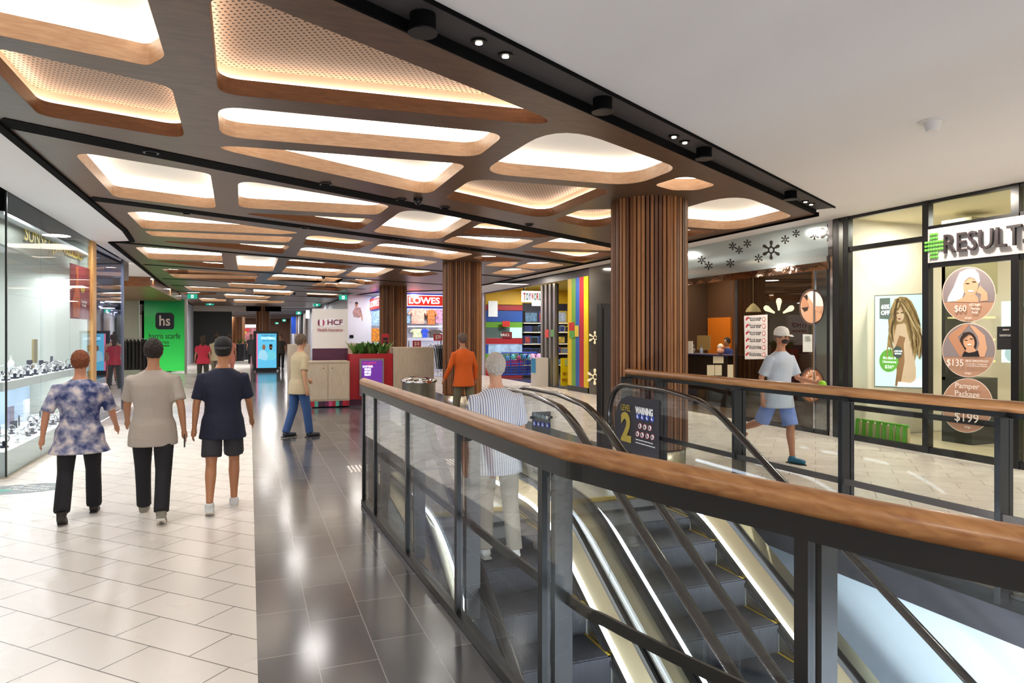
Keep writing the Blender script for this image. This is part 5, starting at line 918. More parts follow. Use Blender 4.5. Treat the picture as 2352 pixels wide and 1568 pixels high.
# ================================================================ MENSWEAR STORE
b = MB(); wl = mat('lowes_white', '#e2e2ea', .5); b.box((4.9, 31.6, 0), (9.3, 31.7, 3.5), wl); b.box((9.25, 27.7, 0), (9.4, 31.7, 3.5), wl)
a, c = py(799, 700, 30), py(853, 700, 30); b.box((a.x, 30, 0), (c.x, 30.1, 3.45), wl); struct(b, 'wall_menswear')
for x, y in ((5.6, 29.8), (7.5, 30), (6.5, 28.3), (8.6, 29.6), (4.6, 28.6)): lamp('downlight', (x, y, 3.42), .3, 42, (.95, .95, 1))
RL = mat('lowes_red', '#d8281c', .4, emit=.45); BLU = mat('lowes_blue', '#1c2cb0', .4, emit=.35); WL = mat('lowes_letter', '#ffffff', .4, emit=1.0)
e = thing('store_sign', (7, 28.4, 2.9), 'glowing red sign with white letters and blue surround facing the mall', 'sign'); b = MB(); ybox(b, 932, 1021, 674, 707, 28.4, .15, BLU); b.build('surround', e, bevel=.05); b = MB(); ybox(b, 935, 1018, 677, 703, 28.36, .04, WL); ybox(b, 936.5, 1016.5, 679, 701, 28.34, .03, RL); b.build('face', e); ty('LOWES', 939, 1010, 690, 15, 28.31, WL, e, bold=.01)
XS2 = c.x + .02; e = thing('store_sign', (XS2, 29, 2.9), 'small side-on glowing red and blue sign beside the white menswear panel', 'sign'); b = MB(); b.box((XS2 - .1, 27.2, py(846, 712, 28.5).z), (XS2 + .1, 29.9, py(846, 681, 28.5).z), BLU); b.build('surround', e, bevel=.04); b = MB(); b.box((XS2 - .13, 27.3, py(846, 709, 28.5).z), (XS2 - .1, 29.8, py(846, 684, 28.5).z), RL); b.build('face', e); text('LOWES', 'lettering', (XS2 - .14, 28.55, py(846, 696.5, 28.5).z), .26, WL, '-x', e, width=2.1)
e = thing('wall_print', (a.x, 29.98, 1), 'faded print of a man in patterned shirt on the white panel', 'poster'); b = MB(); art(b, ('y', 29.98), [(mat('man_shirt', '#b08a86', .6, var=.3, vscale=14), [(810, 716), (816, 706), (828, 706), (832, 722), (826, 729), (813, 727)]), (SKIN2, ell(819, 700, 3.2, 5, 14)), (HAIR, ell(819, 696, 3.6, 3, 12)), (SKIN2, [(829, 722), (832, 722), (833, 735), (831, 736)])]); b.build('print', e); ty('SOLD', 802, 810, 694, 3, 29.97, mat('faint_pink', '#c49aa4', .5), e); b = MB(); ybox(b, 803, 812, 769, 776, 29.97, .01, BLACK); b.build('plate', e)
def shirt(u, v, w_, h, Y, c1, lab, long=0):
    p = py(u, v, Y); b = MB(); k = w_ / 2; t = p.z
    pts = [(-.15 * w_, 0), (.15 * w_, 0), (.42 * w_, -.06 * h), (.62 * w_, -.36 * h), (.48 * w_, -.44 * h), (.38 * w_, -.28 * h), (.38 * w_, -h), (-.38 * w_, -h), (-.38 * w_, -.28 * h), (-.48 * w_, -.44 * h), (-.62 * w_, -.36 * h), (-.42 * w_, -.06 * h)]
    b.slab([(p.x + x, Y, t + z) for x, z in pts], (0, 1, 0), .14, mat('shirt' + c1, c1, .8, var=.45, vscale=11)); o = b.build('shirt', bevel=.02); tag(o, lab, 'shirt', 'shirts displayed in the menswear store')
shirt(960, 708, .78, .72, 30.9, '#d49a84', 'salmon floral shirt displayed under the big red sign'); shirt(935, 712, .55, .6, 31, '#8fb0c4', 'pale blue patterned shirt beside the third timber column'); shirt(991, 711, .46, .7, 30.9, '#a8622c', 'orange brown patterned shirt hanging in the menswear store'); shirt(1008, 711, .45, .65, 31.05, '#b8869c', 'mauve patterned shirt hanging next to the second column'); shirt(866, 712, .7, .72, 30.9, '#a4c4dc', 'light blue patterned shirt left of the third column'); shirt(862, 754, .5, .6, 30.8, '#d8862a', 'yellow orange patterned shirt low left of third column'); shirt(960, 755, .6, .4, 30.8, '#c4cc9c', 'pale lime patterned shirt on the lower menswear shelf'); shirt(976, 755, .3, .4, 30.75, '#2444b8', 'bright blue shirt on the lower menswear shelf'); shirt(945, 713, .4, .55, 31.1, '#6f94a8', 'teal blue patterned shirt tucked behind the salmon one'); shirt(980, 714, .42, .6, 31.15, '#a9a29c', 'grey shirt between the salmon and orange ones'); shirt(1000, 757, .6, .36, 30.8, '#4a4038', 'dark patterned shirt on the lower menswear shelf')
e = thing('garment_table', (7.2, 30.4, 0), 'white display shelf running below the menswear shirts', 'shelf'); b = MB(); ybox(b, 938, 1015, 776, 782, 30.3, .6, wl); ybox(b, 936, 1015, 748, 751, 30.95, .3, wl); b.build('shelf', e); b = MB(); ybox(b, 938, 940, 782, 860, 30.3, .1, CHROME, 0); ybox(b, 1012, 1014, 782, 860, 30.3, .1, CHROME, 0); b.build('leg', e)
e = thing('jacket_rack', (7.7, 28.6, 0), 'round rack of dark jackets beside the second timber column', 'clothes rack'); b = MB(); P_, Q_ = py(985, 792, 27.6), py(1018, 792, 27.6); b.tube([(P_.x, 27.6, 0), (P_.x, 27.6, P_.z), (Q_.x + .3, 27.6, P_.z), (Q_.x + .3, 27.6, 0)], .025, CHROME, 8); b.box((P_.x, 27.4, .12), (Q_.x + .3, 27.8, .2), wl); b.build('frame', e)
for k in range(9): x = P_.x + .1 + k * .09; cc = ('#c4cad4', '#8a94a4', '#2c3238', '#17191d', '#24282c', '#5a4c48', '#3c4650', '#9aa2ac', '#444')[k] if k != 8 else '#444850'; b = MB(); b.slab([(x, 27.35, P_.z - .14), (x, 27.6, P_.z - .02), (x, 27.85, P_.z - .14), (x + .12, 27.83, P_.z - 1.0), (x + .12, 27.38, P_.z - 1.0)], (1, 0, 0), .05, mat('jk' + cc, cc, .8)); b.build('jacket', e)
for i, (u0, u1, v0, v1, t_) in enumerate(((948, 967, 782, 797, '$10'), (996, 1016, 767, 782, '$39'))): b = MB(); ybox(b, u0, u1, v0, v1, 27.3, .02, TR); o = b.build('price_card'); pc = py((u0 + u1) / 2, v1, 27.32); pb = MB(); pb.tube([(pc.x, 27.33, 0), (pc.x, 27.33, pc.z + .05)], .012, CHROME, 6); pb.build('pole', o); tag(o, ('red $10 price card on the left in the menswear store', 'red $39 price card, higher and right, beside the second column')[i], 'price card'); ty(t_, u0 + 4, u1 - 4, (v0 + v1) / 2, 10, 27.29, PW, o)
b = MB(); b.lathe([(.02, 0), (.02, 1.2)], CHROME, (py(975, 800, 27.3).x, 27.35, 0), 8)
# ================================================================ CORRIDOR FURNITURE, EXIT SIGNS, FAR PLACES
YD_ = 33.8; e = thing('digital_kiosk', (.6, YD_, 0), 'black freestanding screen with a pale blue football poster', 'screen'); b = MB(); a, c = ybox(b, 582, 640, 760, 848, YD_, .22, BLACK, .06); b.box((a.x + .1, YD_ + .02, 0), (c.x - .1, YD_ + .2, .06), BLACK); b.build('body', e)
SB = mat('screen_blue', '#58b8e0', .4, emit=.75); b = MB(); ybox(b, 589, 635, 766, 845, YD_ - .02, .02, SB); b.build('display', e); b = MB(); PNK = mat('screen_pink2', '#f06a9c', .4, emit=.7)
art(b, ('y', YD_ - .022), [(PNK, [(589, 766), (592, 766), (592, 845), (589, 845)]), (mat('jersey1', '#9fd8f0', .4, emit=.6), [(593, 823), (596, 806), (604, 802), (612, 808), (616, 820), (611, 828)]), (mat('jersey2', '#6fd0e4', .4, emit=.6), [(614, 826), (615, 808), (622, 804), (632, 808), (634, 820), (630, 826)]), (SKIN1, ell(606, 797, 4, 6.5, 14)), (SKIN2, ell(622, 797, 4, 6, 14)), (HAIR, ell(622, 793, 4, 3, 12)), (HAIR, ell(622, 801, 2.6, 2.4, 10))]); b.build('print', e)
ty('TUESDAY NIGHT', 600, 633, 770.5, 4, YD_ - .03, mat('ink_blue', '#1a4a7c', .4), e); ty('FOOTBALL', 600, 633, 776.5, 5.5, YD_ - .03, WL, e); ty('BEN & THE GUESTS', 604, 629, 782, 3, YD_ - .03, mat('ink_blue', '#1a4a7c', .4), e)
EXG = mat('exit_green', '#12a088', .4, emit=.8); EXW = mat('exit_white', '#f4fff8', .4, emit=1.1)
def exit_sign(u0, u1, v0, v1, Y, lab):
    e = thing('exit_sign', tuple(py((u0 + u1) / 2, v1, Y)), lab, 'exit sign', 'green exit signs hanging over the corridor'); b = MB(); ybox(b, u0, u1, v0, v1, Y, .08, EXG); b.build('box', e); b = MB(); m_ = (u0 + u1) / 2; h = (v1 - v0); art(b, ('y', Y - .005), [(EXW, [(m_ - h * .25, v0 + h * .2), (m_ + h * .3, v0 + h * .2), (m_ + h * .3, v1 - h * .15), (m_ - h * .25, v1 - h * .15)]), (EXG, ell(m_, v0 + h * .35, h * .08, h * .09, 8)), (EXG, [(m_ - h * .12, v0 + h * .45), (m_ + h * .1, v0 + h * .45), (m_ + h * .16, v1 - h * .25), (m_, v0 + h * .65), (m_ - h * .18, v1 - h * .25)])]); b.build('running_man', e)
    b = MB(); p = py(m_, v0, Y + .04); b.tube([p, (p.x, p.y, 3.5)], .012, BLACK, 6); b.build('rod', e)
for a_ in ((430, 453, 675, 685.5, 33, 'exit sign just right of the tall green store sign'), (473, 491, 692, 700.5, 43, 'exit sign above the far black wall'), (779, 797, 677, 688, 29.5, 'exit sign above the right end of the health kiosk panel'), (720, 736, 697, 703, 39, 'exit sign just above the health kiosk panel'), (680, 692, 715, 722, 52, 'farther exit sign over the pale corridor wall'), (648, 657, 733, 738, 62, 'distant exit sign above the grey piers'), (632, 640, 740, 744, 70, 'most distant exit sign above the screen')): exit_sign(*a_)
b = MB(); ybox(b, 669, 680, 727, 766, 66, .1, mat('shop_blue', '#1f4ab0', .4, emit=.3)); o = b.build('blue_shop_panel'); tag(o, 'bright blue shop panel far down the corridor', 'panel')
b = MB(); ybox(b, 703, 711, 712, 731, 50, .1, mat('lit_sign', '#f4f6ff', .4, emit=1.2)); o = b.build('blade_sign'); pc = py(707, 712, 50.05); pb = MB(); pb.tube([pc, (pc.x, pc.y, 3.5)], .03, BLACK, 6); pb.build('rod', o); tag(o, 'small glowing white blade sign far left of the kiosk panel', 'sign')
e = thing('far_shop', (-2, 62, 0), 'bright red and white shop seen far beyond the black wall', 'shop'); b = MB(); ybox(b, 535, 592, 745, 752, 62, .2, mat('far_header', '#f2f2f2', .4, emit=.8)); b.build('header', e); b = MB(); ybox(b, 535, 592, 752, 806, 62.2, .1, mat('far_stock', '#a86a70', .5, emit=.25, var=.8, vscale=2.5)); b.build('stock_wall', e); b = MB(); ybox(b, 535, 592, 806, 812, 62.2, .1, DW, 0); ybox(b, 560, 573, 754, 760, 61.95, .05, mat('far_red', '#c02a34', .4, emit=.5)); ybox(b, 550, 566, 761, 766, 61.95, .05, mat('far_yellow', '#d8b040', .4, emit=.5)); b.build('sign_board', e)
for i, (u, r) in enumerate(((550, .36), (563, .33))):
    q = py(u, 800, 48 + i * 2); e = thing('planter', (q.x, q.y, 0), 'tall black round planter by the far shop, %s one' % ('left', 'right')[i], 'planter', 'black planters beyond the black wall'); b = MB(); b.lathe([(r * .8, 0), (r, 1.1)], mat('planter_black', '#22242c', .5), (q.x, q.y, 0), 20); b.build('pot', e); b = MB()
    for k in range(30): t = random.uniform(0, 6.28); L_ = random.uniform(.2, .5); b.add([(q.x, q.y, 1.1), (q.x + .03, q.y, 1.1), (q.x + math.cos(t) * L_ * .7, q.y + math.sin(t) * L_ * .7, 1.1 + L_)], [(0, 1, 2)], mat('leaf_a', '#3f7a30', .5))
    b.build('foliage', e)
# ceiling fixtures: black cans and small spots in the dark channel, speakers in slots, dome camera
def on_ch(u, v, z): return pz(u, v, z)
for i, (u, v) in enumerate(((971, 62), (1384, 247), (1617, 357), (1816, 452))):
    p = pz(u, v, 3.5); e = thing('ceiling_speaker', (p.x, p.y, 3.57), 'black can fitting in the dark channel, %s from the top left' % ORD[i], 'ceiling fitting', 'black cans in the dark ceiling channel'); b = MB(); b.lathe([(.075, 3.47), (.075, 3.57)], BLACKM, (p.x, p.y, 0), 24); b.build('can', e); b = MB(); b.lathe([(.085, 3.462), (.085, 3.472)], BLACK, (p.x, p.y, 0), 24); b.build('rim', e)
GLW = mat('spot_glow', '#fff3dc', .4, emit=12)
for i, (u, v) in enumerate(((1100, 97), (1161, 128), (1548, 314), (1573, 327), (1850, 463), (1863, 469))):
    p = pz(u, v, 3.56); e = thing('downlight', (p.x, p.y, 3.56), 'small lit spot in the dark channel, %s from the top left' % ORD[i], 'ceiling light', 'small spots in the dark ceiling channel'); b = MB(); b.lathe([(.05, 3.555), (.05, 3.572)], BLACK, (p.x, p.y, 0), 20); b.build('trim_ring', e); b = MB(); b.lathe([(.022, 3.55), (.022, 3.555)], GLW, (p.x, p.y, 0), 14); b.build('lens', e)
for i, (u, v, nm) in enumerate(((347, 350, 'far left of the first slot'), (748, 423, 'middle of the first slot'), (922, 459, 'first slot, left of the centre pair'), (1022, 477, 'first slot, right of the centre pair'), (1216, 516, 'first slot near the column'), (429, 489, 'left of the second slot'), (700, 523, 'middle of the second slot'), (910, 550, 'second slot over the centre'), (1072, 571, 'second slot beyond the centre'))):
    p = pz(u, v, 3.49); e = thing('slot_fitting', (p.x, p.y, 3.5), 'round black fitting in a ceiling slot: ' + nm, 'ceiling fitting', 'round fittings in the black ceiling slots'); b = MB(); b.lathe([(.07, 3.482), (.07, 3.494)], mat('fit_grey', '#4a4a4e', .3, .5), (p.x, p.y, 0), 20); b.build('ring', e); b = MB(); b.lathe([(.05, 3.476), (.05, 3.483)], BLACKM, (p.x, p.y, 0), 20); b.build('grille', e)
for i, (u, v) in enumerate(((960, 466), (743, 638), (676, 676))):
    p = pz(u, v, 3.44); e = thing('dome_camera', (p.x, p.y, 3.5), 'small dark dome camera under the timber ceiling, ' + ('near the centre diamond', 'before the kiosk', 'above the corridor end')[i], 'camera'); b = MB(); b.lathe([(.06, 3.46), (.06, 3.5)], BLACK, (p.x, p.y, 0), 16); b.build('base', e); b = MB(); b.ball((p.x, p.y, 3.46), .05, BLACK, 8); b.build('dome', e)
p = pz(2142, 290, 3.54); e = thing('smoke_detector', (p.x, p.y, 3.585), 'white cone-shaped detector on the plain ceiling at right', 'detector'); b = MB(); b.lathe([(.11, 3.575), (.11, 3.585)], WHITE, (p.x, p.y, 0), 32); b.build('base', e); b = MB(); b.lathe([(.035, 3.5), (.05, 3.505), (.07, 3.575)], WHITE, (p.x, p.y, 0), 32); b.build('cone', e)
# ================================================================ PEOPLE
def lbuild(mb, name, e, vox=None, smooth=6, sub=False):
    o = mb.build(name); o.parent = e
    if vox:
        r = o.modifiers.new('remesh', 'REMESH'); r.mode = 'VOXEL'; r.voxel_size = vox; r.use_smooth_shade = True
        s_ = o.modifiers.new('smooth', 'SMOOTH'); s_.iterations = smooth; s_.factor = .6
    return o
HTEX = bpy.data.textures.new('hair_noise', 'CLOUDS'); HTEX.noise_scale = .02
def loft(mb, rings, m, n=20):
    vs = []
    for (cx, cy, cz, rx, ry) in rings:
        for k in range(n): t = 2 * math.pi * k / n; vs.append((cx + rx * math.cos(t), cy + ry * math.sin(t), cz))
    mb.add(vs, [(i * n + k, i * n + (k + 1) % n, (i + 1) * n + (k + 1) % n, (i + 1) * n + k) for i in range(len(rings) - 1) for k in range(n)], m, True)
    mb.add(vs[:n], [tuple(range(n))[::-1]], m); mb.add(vs[-n:], [tuple(range(n))], m)
def person(loc, heading, h, label, top, bottom, shoe, hair, skin='#b98466', legs=((20, 10), (-15, 20)), arms=((20, 20, 8), (-15, 25, 8)), sleeve=.6, trouser=1.0, tl=0.0, hipw=1.0, build=1.0, cap=None, capback=True, lean=3, tuck=False, flare=1.0, vox=.009, headturn=0, mask=None, hold=None, topvar=0, group=None, seated=0, dress=0, hairbun=False, longhair=False, sandals=False):
    e = thing('person', loc, label, 'person', group, math.radians(heading)); k = h / 1.75; e.scale = (k, k, k)
    SK = mat('skin' + skin, skin, .5); TP = top if not isinstance(top, str) else mat('cloth' + top, top, .85, bump=.5, bscale=9); BT = mat('trouser' + bottom, bottom, .85, bump=.4, bscale=9); SHM = mat('shoe' + shoe, shoe, .5); HR = mat('hair' + hair, hair, .7, bump=.7, bscale=60, stretch=(1, 1, .3))
    B_ = build; R_ = math.radians
    def leg(s_, a, kn):
        hp = Vector((s_ * .095 * hipw, 0, .90)); d = Vector((s_ * .02, math.sin(R_(a)), -math.cos(R_(a)))).normalized(); kp = hp + d * .43; a2 = a - kn; d2 = Vector((0, math.sin(R_(a2)), -math.cos(R_(a2)))); an = kp + d2 * .41; return hp, kp, an, a2
    L_, R2_ = leg(-1, *legs[0]), leg(1, *legs[1]); low = min(L_[2].z, R2_[2].z) - .085; dz = -low if not seated else seated
    def up(p): return Vector((p.x, p.y, p.z + dz))
    LL = [[up(p) for p in q[:3]] + [q[3]] for q in (L_, R2_)]
    ly = math.tan(R_(lean)); T = lambda z: (z - .9) * ly
    tors = [(.82, .15 * hipw, .105), (.90, .165 * hipw, .115), (1.0, .15 * B_, .105 * B_), (1.1, .145 * B_, .105 * B_), (1.22, .165 * B_, .115 * B_), (1.32, .178 * B_, .115), (1.375, .165 * B_, .1), (1.42, .125 * B_, .08), (1.455, .085, .066), (1.49, .06, .058)]
    b = MB(); loft(b, [(0, T(z), z + dz, rx, ry) for z, rx, ry in tors], SK); hy = T(1.62) + .015
    b.tube([(0, T(1.45), 1.45 + dz), (0, hy - .01, 1.58 + dz)], [.058, .052], SK, 14)
    ht = R_(headturn); Hm = Matrix.Rotation(ht, 3, 'Z')
    def hp_(x, y, z): v = Hm @ Vector((x, y, 0)); return (v.x, v.y + hy, z + dz)
    b.ball(hp_(0, 0, 1.645), .1, SK, 12, (.76, .92, 1.12)); b.ball(hp_(0, .03, 1.59), .06, SK, 9, (.85, .9, 1)); b.ball(hp_(0, .098, 1.628), .014, SK, 6, (.9, 1.2, 1.6))
    for s_ in (-1, 1): b.ball(hp_(s_ * .078, -.005, 1.635), .02, SK, 6, (.4, .9, 1.5))
    AR = []
    for s_, (a, eb, ab) in zip((-1, 1), arms):
        sp = Vector((s_ * .178 * B_, T(1.38), 1.372 + dz)); ax = math.sin(R_(ab)); d = Vector((s_ * ax, math.sin(R_(a)), -math.cos(R_(a)))).normalized(); ep = sp + d * .285; a2 = a + eb; d2 = Vector((s_ * ax * .4, math.sin(R_(a2)), -math.cos(R_(a2)))).normalized(); wp = ep + d2 * .25; AR.append((sp, ep, wp, d2, s_))
        b.tube([sp + Vector((-s_ * .04, 0, .01)), sp, sp + d * .14, ep, ep + d2 * .08, wp], [.04, .05, .045, .037, .036, .024], SK, 12)
        side = Vector((0, 1, 0)) if abs(d2.y) < .8 else Vector((0, 0, 1)); side = (side - d2 * side.dot(d2)).normalized(); b.tube([wp - d2 * .01, wp + d2 * .04, wp + d2 * .085], [.022, .03, .028], SK, 10)
        nrm = d2.cross(side).normalized()
        for fi, ln in enumerate((.062, .075, .07, .055)):
            f0 = wp + d2 * .075 + side * (.028 - .0187 * fi); f1 = f0 + d2 * ln * .55 + nrm * .006 * s_; f2 = f1 + d2 * ln * .4 - nrm * .018 * s_; b.tube([f0, f1, f2], [.0095, .009, .007], SK, 7)
        t0 = wp + d2 * .025 + side * .02; b.tube([t0, t0 + side * .03 + d2 * .03, t0 + side * .035 + d2 * .065], [.013, .011, .008], SK, 7)
    for hp, kp, an, a2 in LL:
        f = Vector((0, math.cos(R_(min(20, max(-25, a2)))), 0)); d2 = (an - kp).normalized(); b.tube([hp + Vector((0, 0, .02)), hp + (kp - hp) * .4, kp, kp + d2 * .12 + Vector((0, -.012, 0)), kp + d2 * .3, an], [.088 * hipw, .078, .053, .056, .04, .034], SK, 14)
        b.tube([an + Vector((0, -.03, -.03)), an + Vector((0, .07, -.055)), an + Vector((0, .14, -.062))], [.032, .034, .022], SK, 10)
    lbuild(b, 'body', e, vox)
    b = MB()
    for s_ in (-1, 1): b.ball(hp_(s_ * .032, .083, 1.652), .011, mat('eye_dark', '#1c1614', .3), 6)
    o = lbuild(b, 'eyes', e); b = MB(); b.ball(hp_(0, .085, 1.585), .02, mat('lips', '#8c4a44', .5), 6, (1.2, .4, .35)); lbuild(b, 'mouth', e)
    # hair
    b = MB(); b.ball(hp_(0, -.014, 1.668), .106, HR, 12, (.82, .96, 1.02))
    if longhair: b.tube([hp_(0, -.06, 1.68), hp_(0, -.09, 1.55), hp_(0, -.09, 1.42)], [.08, .075, .05], HR, 12)
    if hairbun: b.ball(hp_(0, -.05, 1.8), .05, HR, 8)
    vs = []
    for v in b.v:          # cut the face open
        vs.append(v)
    b.v = [(x, min(y, hy + .062) if headturn == 0 else y, z if z > 1.56 + dz or longhair else 1.56 + dz) for x, y, z in vs]; ho = lbuild(b, 'hair', e, .007, 1)
    if not cap:
        dm = ho.modifiers.new('strands', 'DISPLACE'); dm.texture = HTEX; dm.strength = .022; dm.mid_level = .4
    if cap:
        CM = mat('cap' + cap, cap, .7); b = MB(); cy = hy - .008
        b.lathe([(.093, 0), (.1, .02), (.098, .06), (.08, .1), (.04, .125), (.005, .13)], CM, (0, cy, 1.665 + dz), 24, .9, 1.05); cb = -1 if capback else 1; v = Hm @ Vector((0, cb, 0))
        p0 = Vector((v.x * .09, v.y * .09 + cy, 1.68 + dz)); b.tube([p0 - v * .04, p0 + v * .03 + Vector((0, 0, -.004)), p0 + v * .085 + Vector((0, 0, -.022))], [.075, .07, .03], CM, 14, sy=.12); lbuild(b, 'cap', e)
    if mask: b = MB(); b.ball(hp_(0, .046, 1.6), .064, mat('mask' + mask, mask, .7), 9, (.95, .8, .72)); lbuild(b, 'face_mask', e)
    # top
    zb = .78 - tl; b = MB(); q = .018; rings = [(0, T(max(z, .9)), z + dz, rx * (1.02) + q, ry + q) for z, rx, ry in ([(zb, .2 * hipw * max(1, flare * .97), .15 * max(1, flare * .97)), ((zb + .9) / 2, .2 * hipw, .145), (.93, .185 * hipw, .13)] + [t for t in tors if t[0] > .95]) if z < 1.44] + [(0, T(1.46), 1.465 + dz, .078, .07)]
    loft(b, rings, TP)
    for sp, ep, wp, d2, s_ in AR:
        if sleeve <= 1: b.tube([sp + Vector((-s_ * .06, 0, .0)), sp + Vector((0, 0, .005)), sp + (ep - sp) * sleeve], [.05, .064, .066], TP, 14)
        else: b.tube([sp + Vector((-s_ * .06, 0, 0)), sp, ep, wp], [.052, .062, .05, .038], TP, 14)
    lbuild(b, 'dress' if dress else 'shirt', e, .012, 5)
    # trousers or shorts
    b = MB(); loft(b, [(0, 0, z + dz, rx + .014, ry + .014) for z, rx, ry in [(.80, .15 * hipw, .11), (.9, .165 * hipw, .115), (.98, .152 * hipw, .108)]], BT)
    for hp, kp, an, a2 in LL:
        d2 = an - kp
        if trouser >= 1: b.tube([hp + Vector((0, 0, .0)), hp + (kp - hp) * .4, kp, kp + d2 * .5, kp + d2 * 1.02], [.09 * hipw, .094, .075, .068 * (.5 + flare / 2), .066 * (.4 + .6 * flare)], BT, 16)
        else:
            kk = trouser / .5; b.tube([hp + Vector((0, 0, .0)), hp + (kp - hp) * .4, hp + (kp - hp) * min(1.0, kk)], [.092 * hipw, .1, .102], BT, 16)
    lbuild(b, 'trousers' if trouser >= 1 else 'shorts', e, .012, 4)
    for hp, kp, an, a2 in LL:
        b = MB(); tilt = max(0, min(40, -a2)) if an.z > .12 + min(LL[0][2].z, LL[1][2].z) - .1 else 0; tt = R_(tilt); f = Vector((0, math.cos(tt), -math.sin(tt))); hl = an + Vector((0, -.045, -.045)); b.tube([hl, hl + f * .06, hl + f * .15, hl + f * .235], [.042, .047, .046, .03], SHM, 14, sy=.85); b.tube([an + Vector((0, -.005, .01)), an + Vector((0, 0, -.04))], [.044, .05], SHM, 12); o = lbuild(b, 'shoe', e, .008, 3)
        b2 = MB(); b2.slab([hl + Vector((x, 0, -.042)) + f * y for x, y in ((-.035, -.03), (.035, -.03), (.045, .1), (.042, .2), (0, .265), (-.042, .2), (-.045, .1))], (0, 0, 1), .016, mat('sole' + ('w' if shoe > '#8' else 'd'), '#e4e0d8' if shoe > '#8' else '#2a2826', .6)); lbuild(b2, 'sole', o)
        if tilt: pass
    if hold: hold(e, AR, dz)
    return e
def phone(e, AR, dz): sp, ep, wp, d2, s_ = AR[1]; b = MB(); c = wp + d2 * .1; b.box((c.x - .01, c.y - .035, c.z - .075), (c.x + .002, c.y + .04, c.z + .06), BLACK); o = lbuild(b, 'phone', e)
def patt(name, c1, c2, c3, sc=9, wave=False):
    m = bpy.data.materials.new(name); m.use_nodes = True; nt = m.node_tree; b = nt.nodes['Principled BSDF']; tc = nt.nodes.new('ShaderNodeTexCoord')
    t = nt.nodes.new('ShaderNodeTexWave' if wave else 'ShaderNodeTexNoise'); t.inputs['Scale'].default_value = sc; t.inputs['Detail'].default_value = 0 if wave else 4
    r = nt.nodes.new('ShaderNodeValToRGB'); r.color_ramp.elements[0].position = .38; r.color_ramp.elements[1].position = .62; r.color_ramp.elements[0].color = lin(c1) + (1,); r.color_ramp.elements[1].color = lin(c3) + (1,); el = r.color_ramp.elements.new(.5); el.color = lin(c2) + (1,)
    nt.links.new(tc.outputs['Object'], t.inputs[0]); nt.links.new(t.outputs['Fac'], r.inputs[0]); nt.links.new(r.outputs[0], b.inputs['Base Color']); b.inputs['Roughness'].default_value = .85; return m
BLOUSE = patt('blouse_print', '#2c3a6c', '#8a8ca6', '#d6cccb', 8); STRIPE = patt('shirt_stripe', '#8c94b4', '#e4e6ec', '#f0efee', 16, True)
PK = dict(vox=.008)
person((-1.52, 7.6, 0), 4, 1.57, 'woman in loose blue patterned blouse and black trousers walking away by the jeweller', BLOUSE, '#131318', '#241c1a', '#7a4020', '#c48a6c', legs=((-16, 16), (14, 4)), arms=((-18, 22, 20), (16, 25, 18)), sleeve=.95, tl=.1, hipw=1.1, build=1.12, flare=1.27, **PK)
person((-.86, 7.32, 0), 1, 1.69, 'man in pale grey T-shirt and black trousers walking away, phone in hand', '#b0a69c', '#1b1b20', '#8a8478', '#241a14', '#b4805f', legs=((18, 6), (-16, 16)), arms=((22, 25, 12), (-14, 22, 14)), sleeve=.8, tl=.06, build=1.04, flare=1.05, hold=phone, **PK)
person((-.25, 7.45, 0), -2, 1.68, 'man in navy T-shirt, dark shorts and backward black cap walking away', '#1c2138', '#38383e', '#d8dadd', '#1e1814', '#b9805c', legs=((-14, 12), (16, 22)), arms=((-10, 12, 12), (14, 22, 12)), sleeve=.85, trouser=.42, tl=.05, build=1.08, flare=1.1, cap='#16161a', **PK)
person((.78, 12.1, 0), -62, 1.72, 'man in khaki shirt and blue jeans in front of the health kiosk', '#b3a284', '#2e4c7c', '#17202c', '#5a4a3a', '#b98a6c', legs=((-6, 14), (12, 4)), arms=((16, 40, 8), (-12, 20, 8)), sleeve=.8, tl=.04, vox=.012)
person((3.85, 12.6, 0), 20, 1.74, 'person in bright orange shirt in front of the second timber column', '#c9560c', '#6b6450', '#2c2824', '#5c4a40', '#a87454', legs=((12, 4), (-12, 12)), arms=((10, 20, 16), (-8, 20, 16)), sleeve=1.4, tl=.04, build=1.15, flare=1.1, vox=.012)
zf = zc(5.45) - HZ - .012
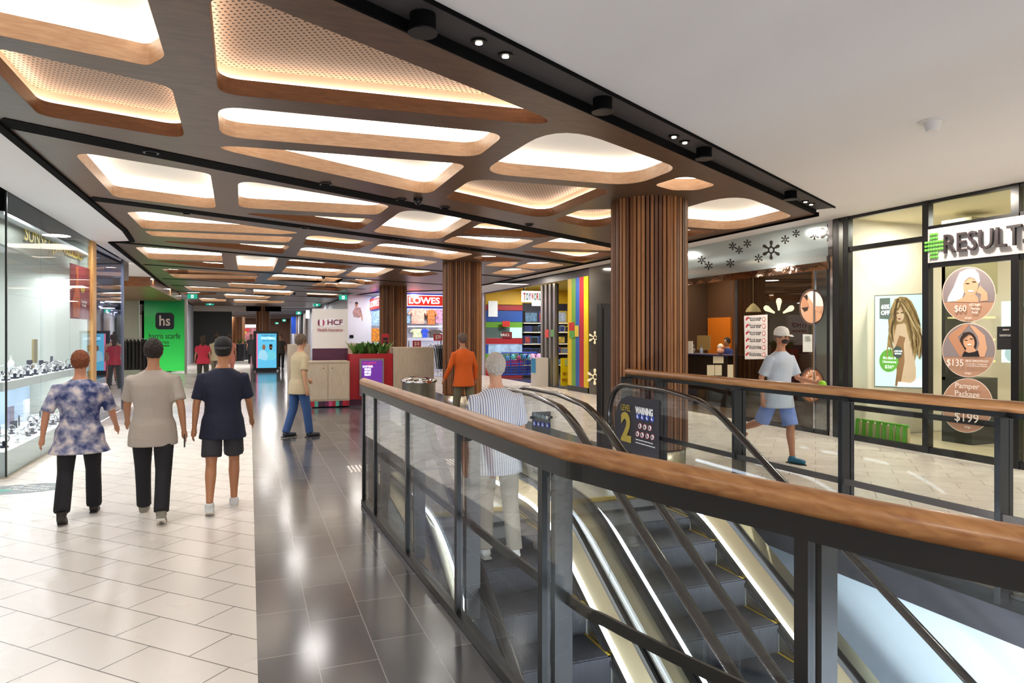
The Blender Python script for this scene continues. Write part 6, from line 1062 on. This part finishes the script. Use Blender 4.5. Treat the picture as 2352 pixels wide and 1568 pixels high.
person((1.98, 5.5, zf), 2, 1.70, 'white-haired man in striped shirt and beige trousers riding the left escalator', STRIPE, '#9a9082', '#c9c5be', '#c4bcb4', '#cf9a7c', legs=((4, 4), (-6, 8)), arms=((-4, 12, 14), (8, 18, 14)), sleeve=.9, tl=.06, build=1.1, flare=1.08, **PK)
def greencup(e, AR, dz): sp, ep, wp, d2, s_ = AR[0]; b = MB(); c = wp + d2 * .11; b.ball(c, .05, mat('lime_item', '#8cc020', .5), 8); o = lbuild(b, 'green_packet', e)
person((6.75, 7.4, 0), 188, 1.80, 'man in white cap, pale T-shirt and blue shorts walking past the massage shop', '#b2bcca', '#6f86c4', '#1a6484', '#6c5a4c', '#b07a5c', legs=((14, 10), (-26, 44)), arms=((18, 62, 10), (-22, 30, 10)), sleeve=.85, trouser=.5, tl=.06, build=1.06, flare=1.1, cap='#d8d4cc', capback=False, mask='#2a1c1c', hold=greencup, **PK)
p = px(1672, 768, 11.9); person((11.9, p.y, 0), 100, 1.62, 'dark-haired person in navy top behind the massage shop reception counter', '#1c2c6c', '#20222c', '#222226', '#1c140e', '#b98466', legs=((2, 2), (-2, 2)), arms=((30, 50, 8), (30, 50, 8)), vox=.012)
for (u, Y, hd, h_, lab, tp, bt, kw) in ((466, 25, 10, 1.66, 'person in crimson and cream top far behind the man in the cap', '#c03048', '#3a3c34', dict(longhair=True)), (497, 27, -5, 1.72, 'person with a high hair bun far ahead in the crowd', '#c9bfa0', '#8a8270', dict(hairbun=True)), (527, 29, 0, 1.7, 'person in peach dress before the black wall', '#d08a74', '#c98070', dict(tl=.2)), (577, 43, 0, 1.72, 'person in black dress left of the digital screen', '#17171b', '#17171b', dict(tl=.25, longhair=True)), (645, 36, 170, 1.7, 'person in dark clothes just right of the digital screen', '#4a4540', '#2c2a2c', {})):
    q = py(u, 800, Y); person((q.x, Y, 0), hd, h_, lab, tp, bt, '#2a2422', '#3c2a1c', legs=((10, 4), (-12, 12)), arms=((8, 15, 10), (-8, 15, 10)), vox=.02, **kw)
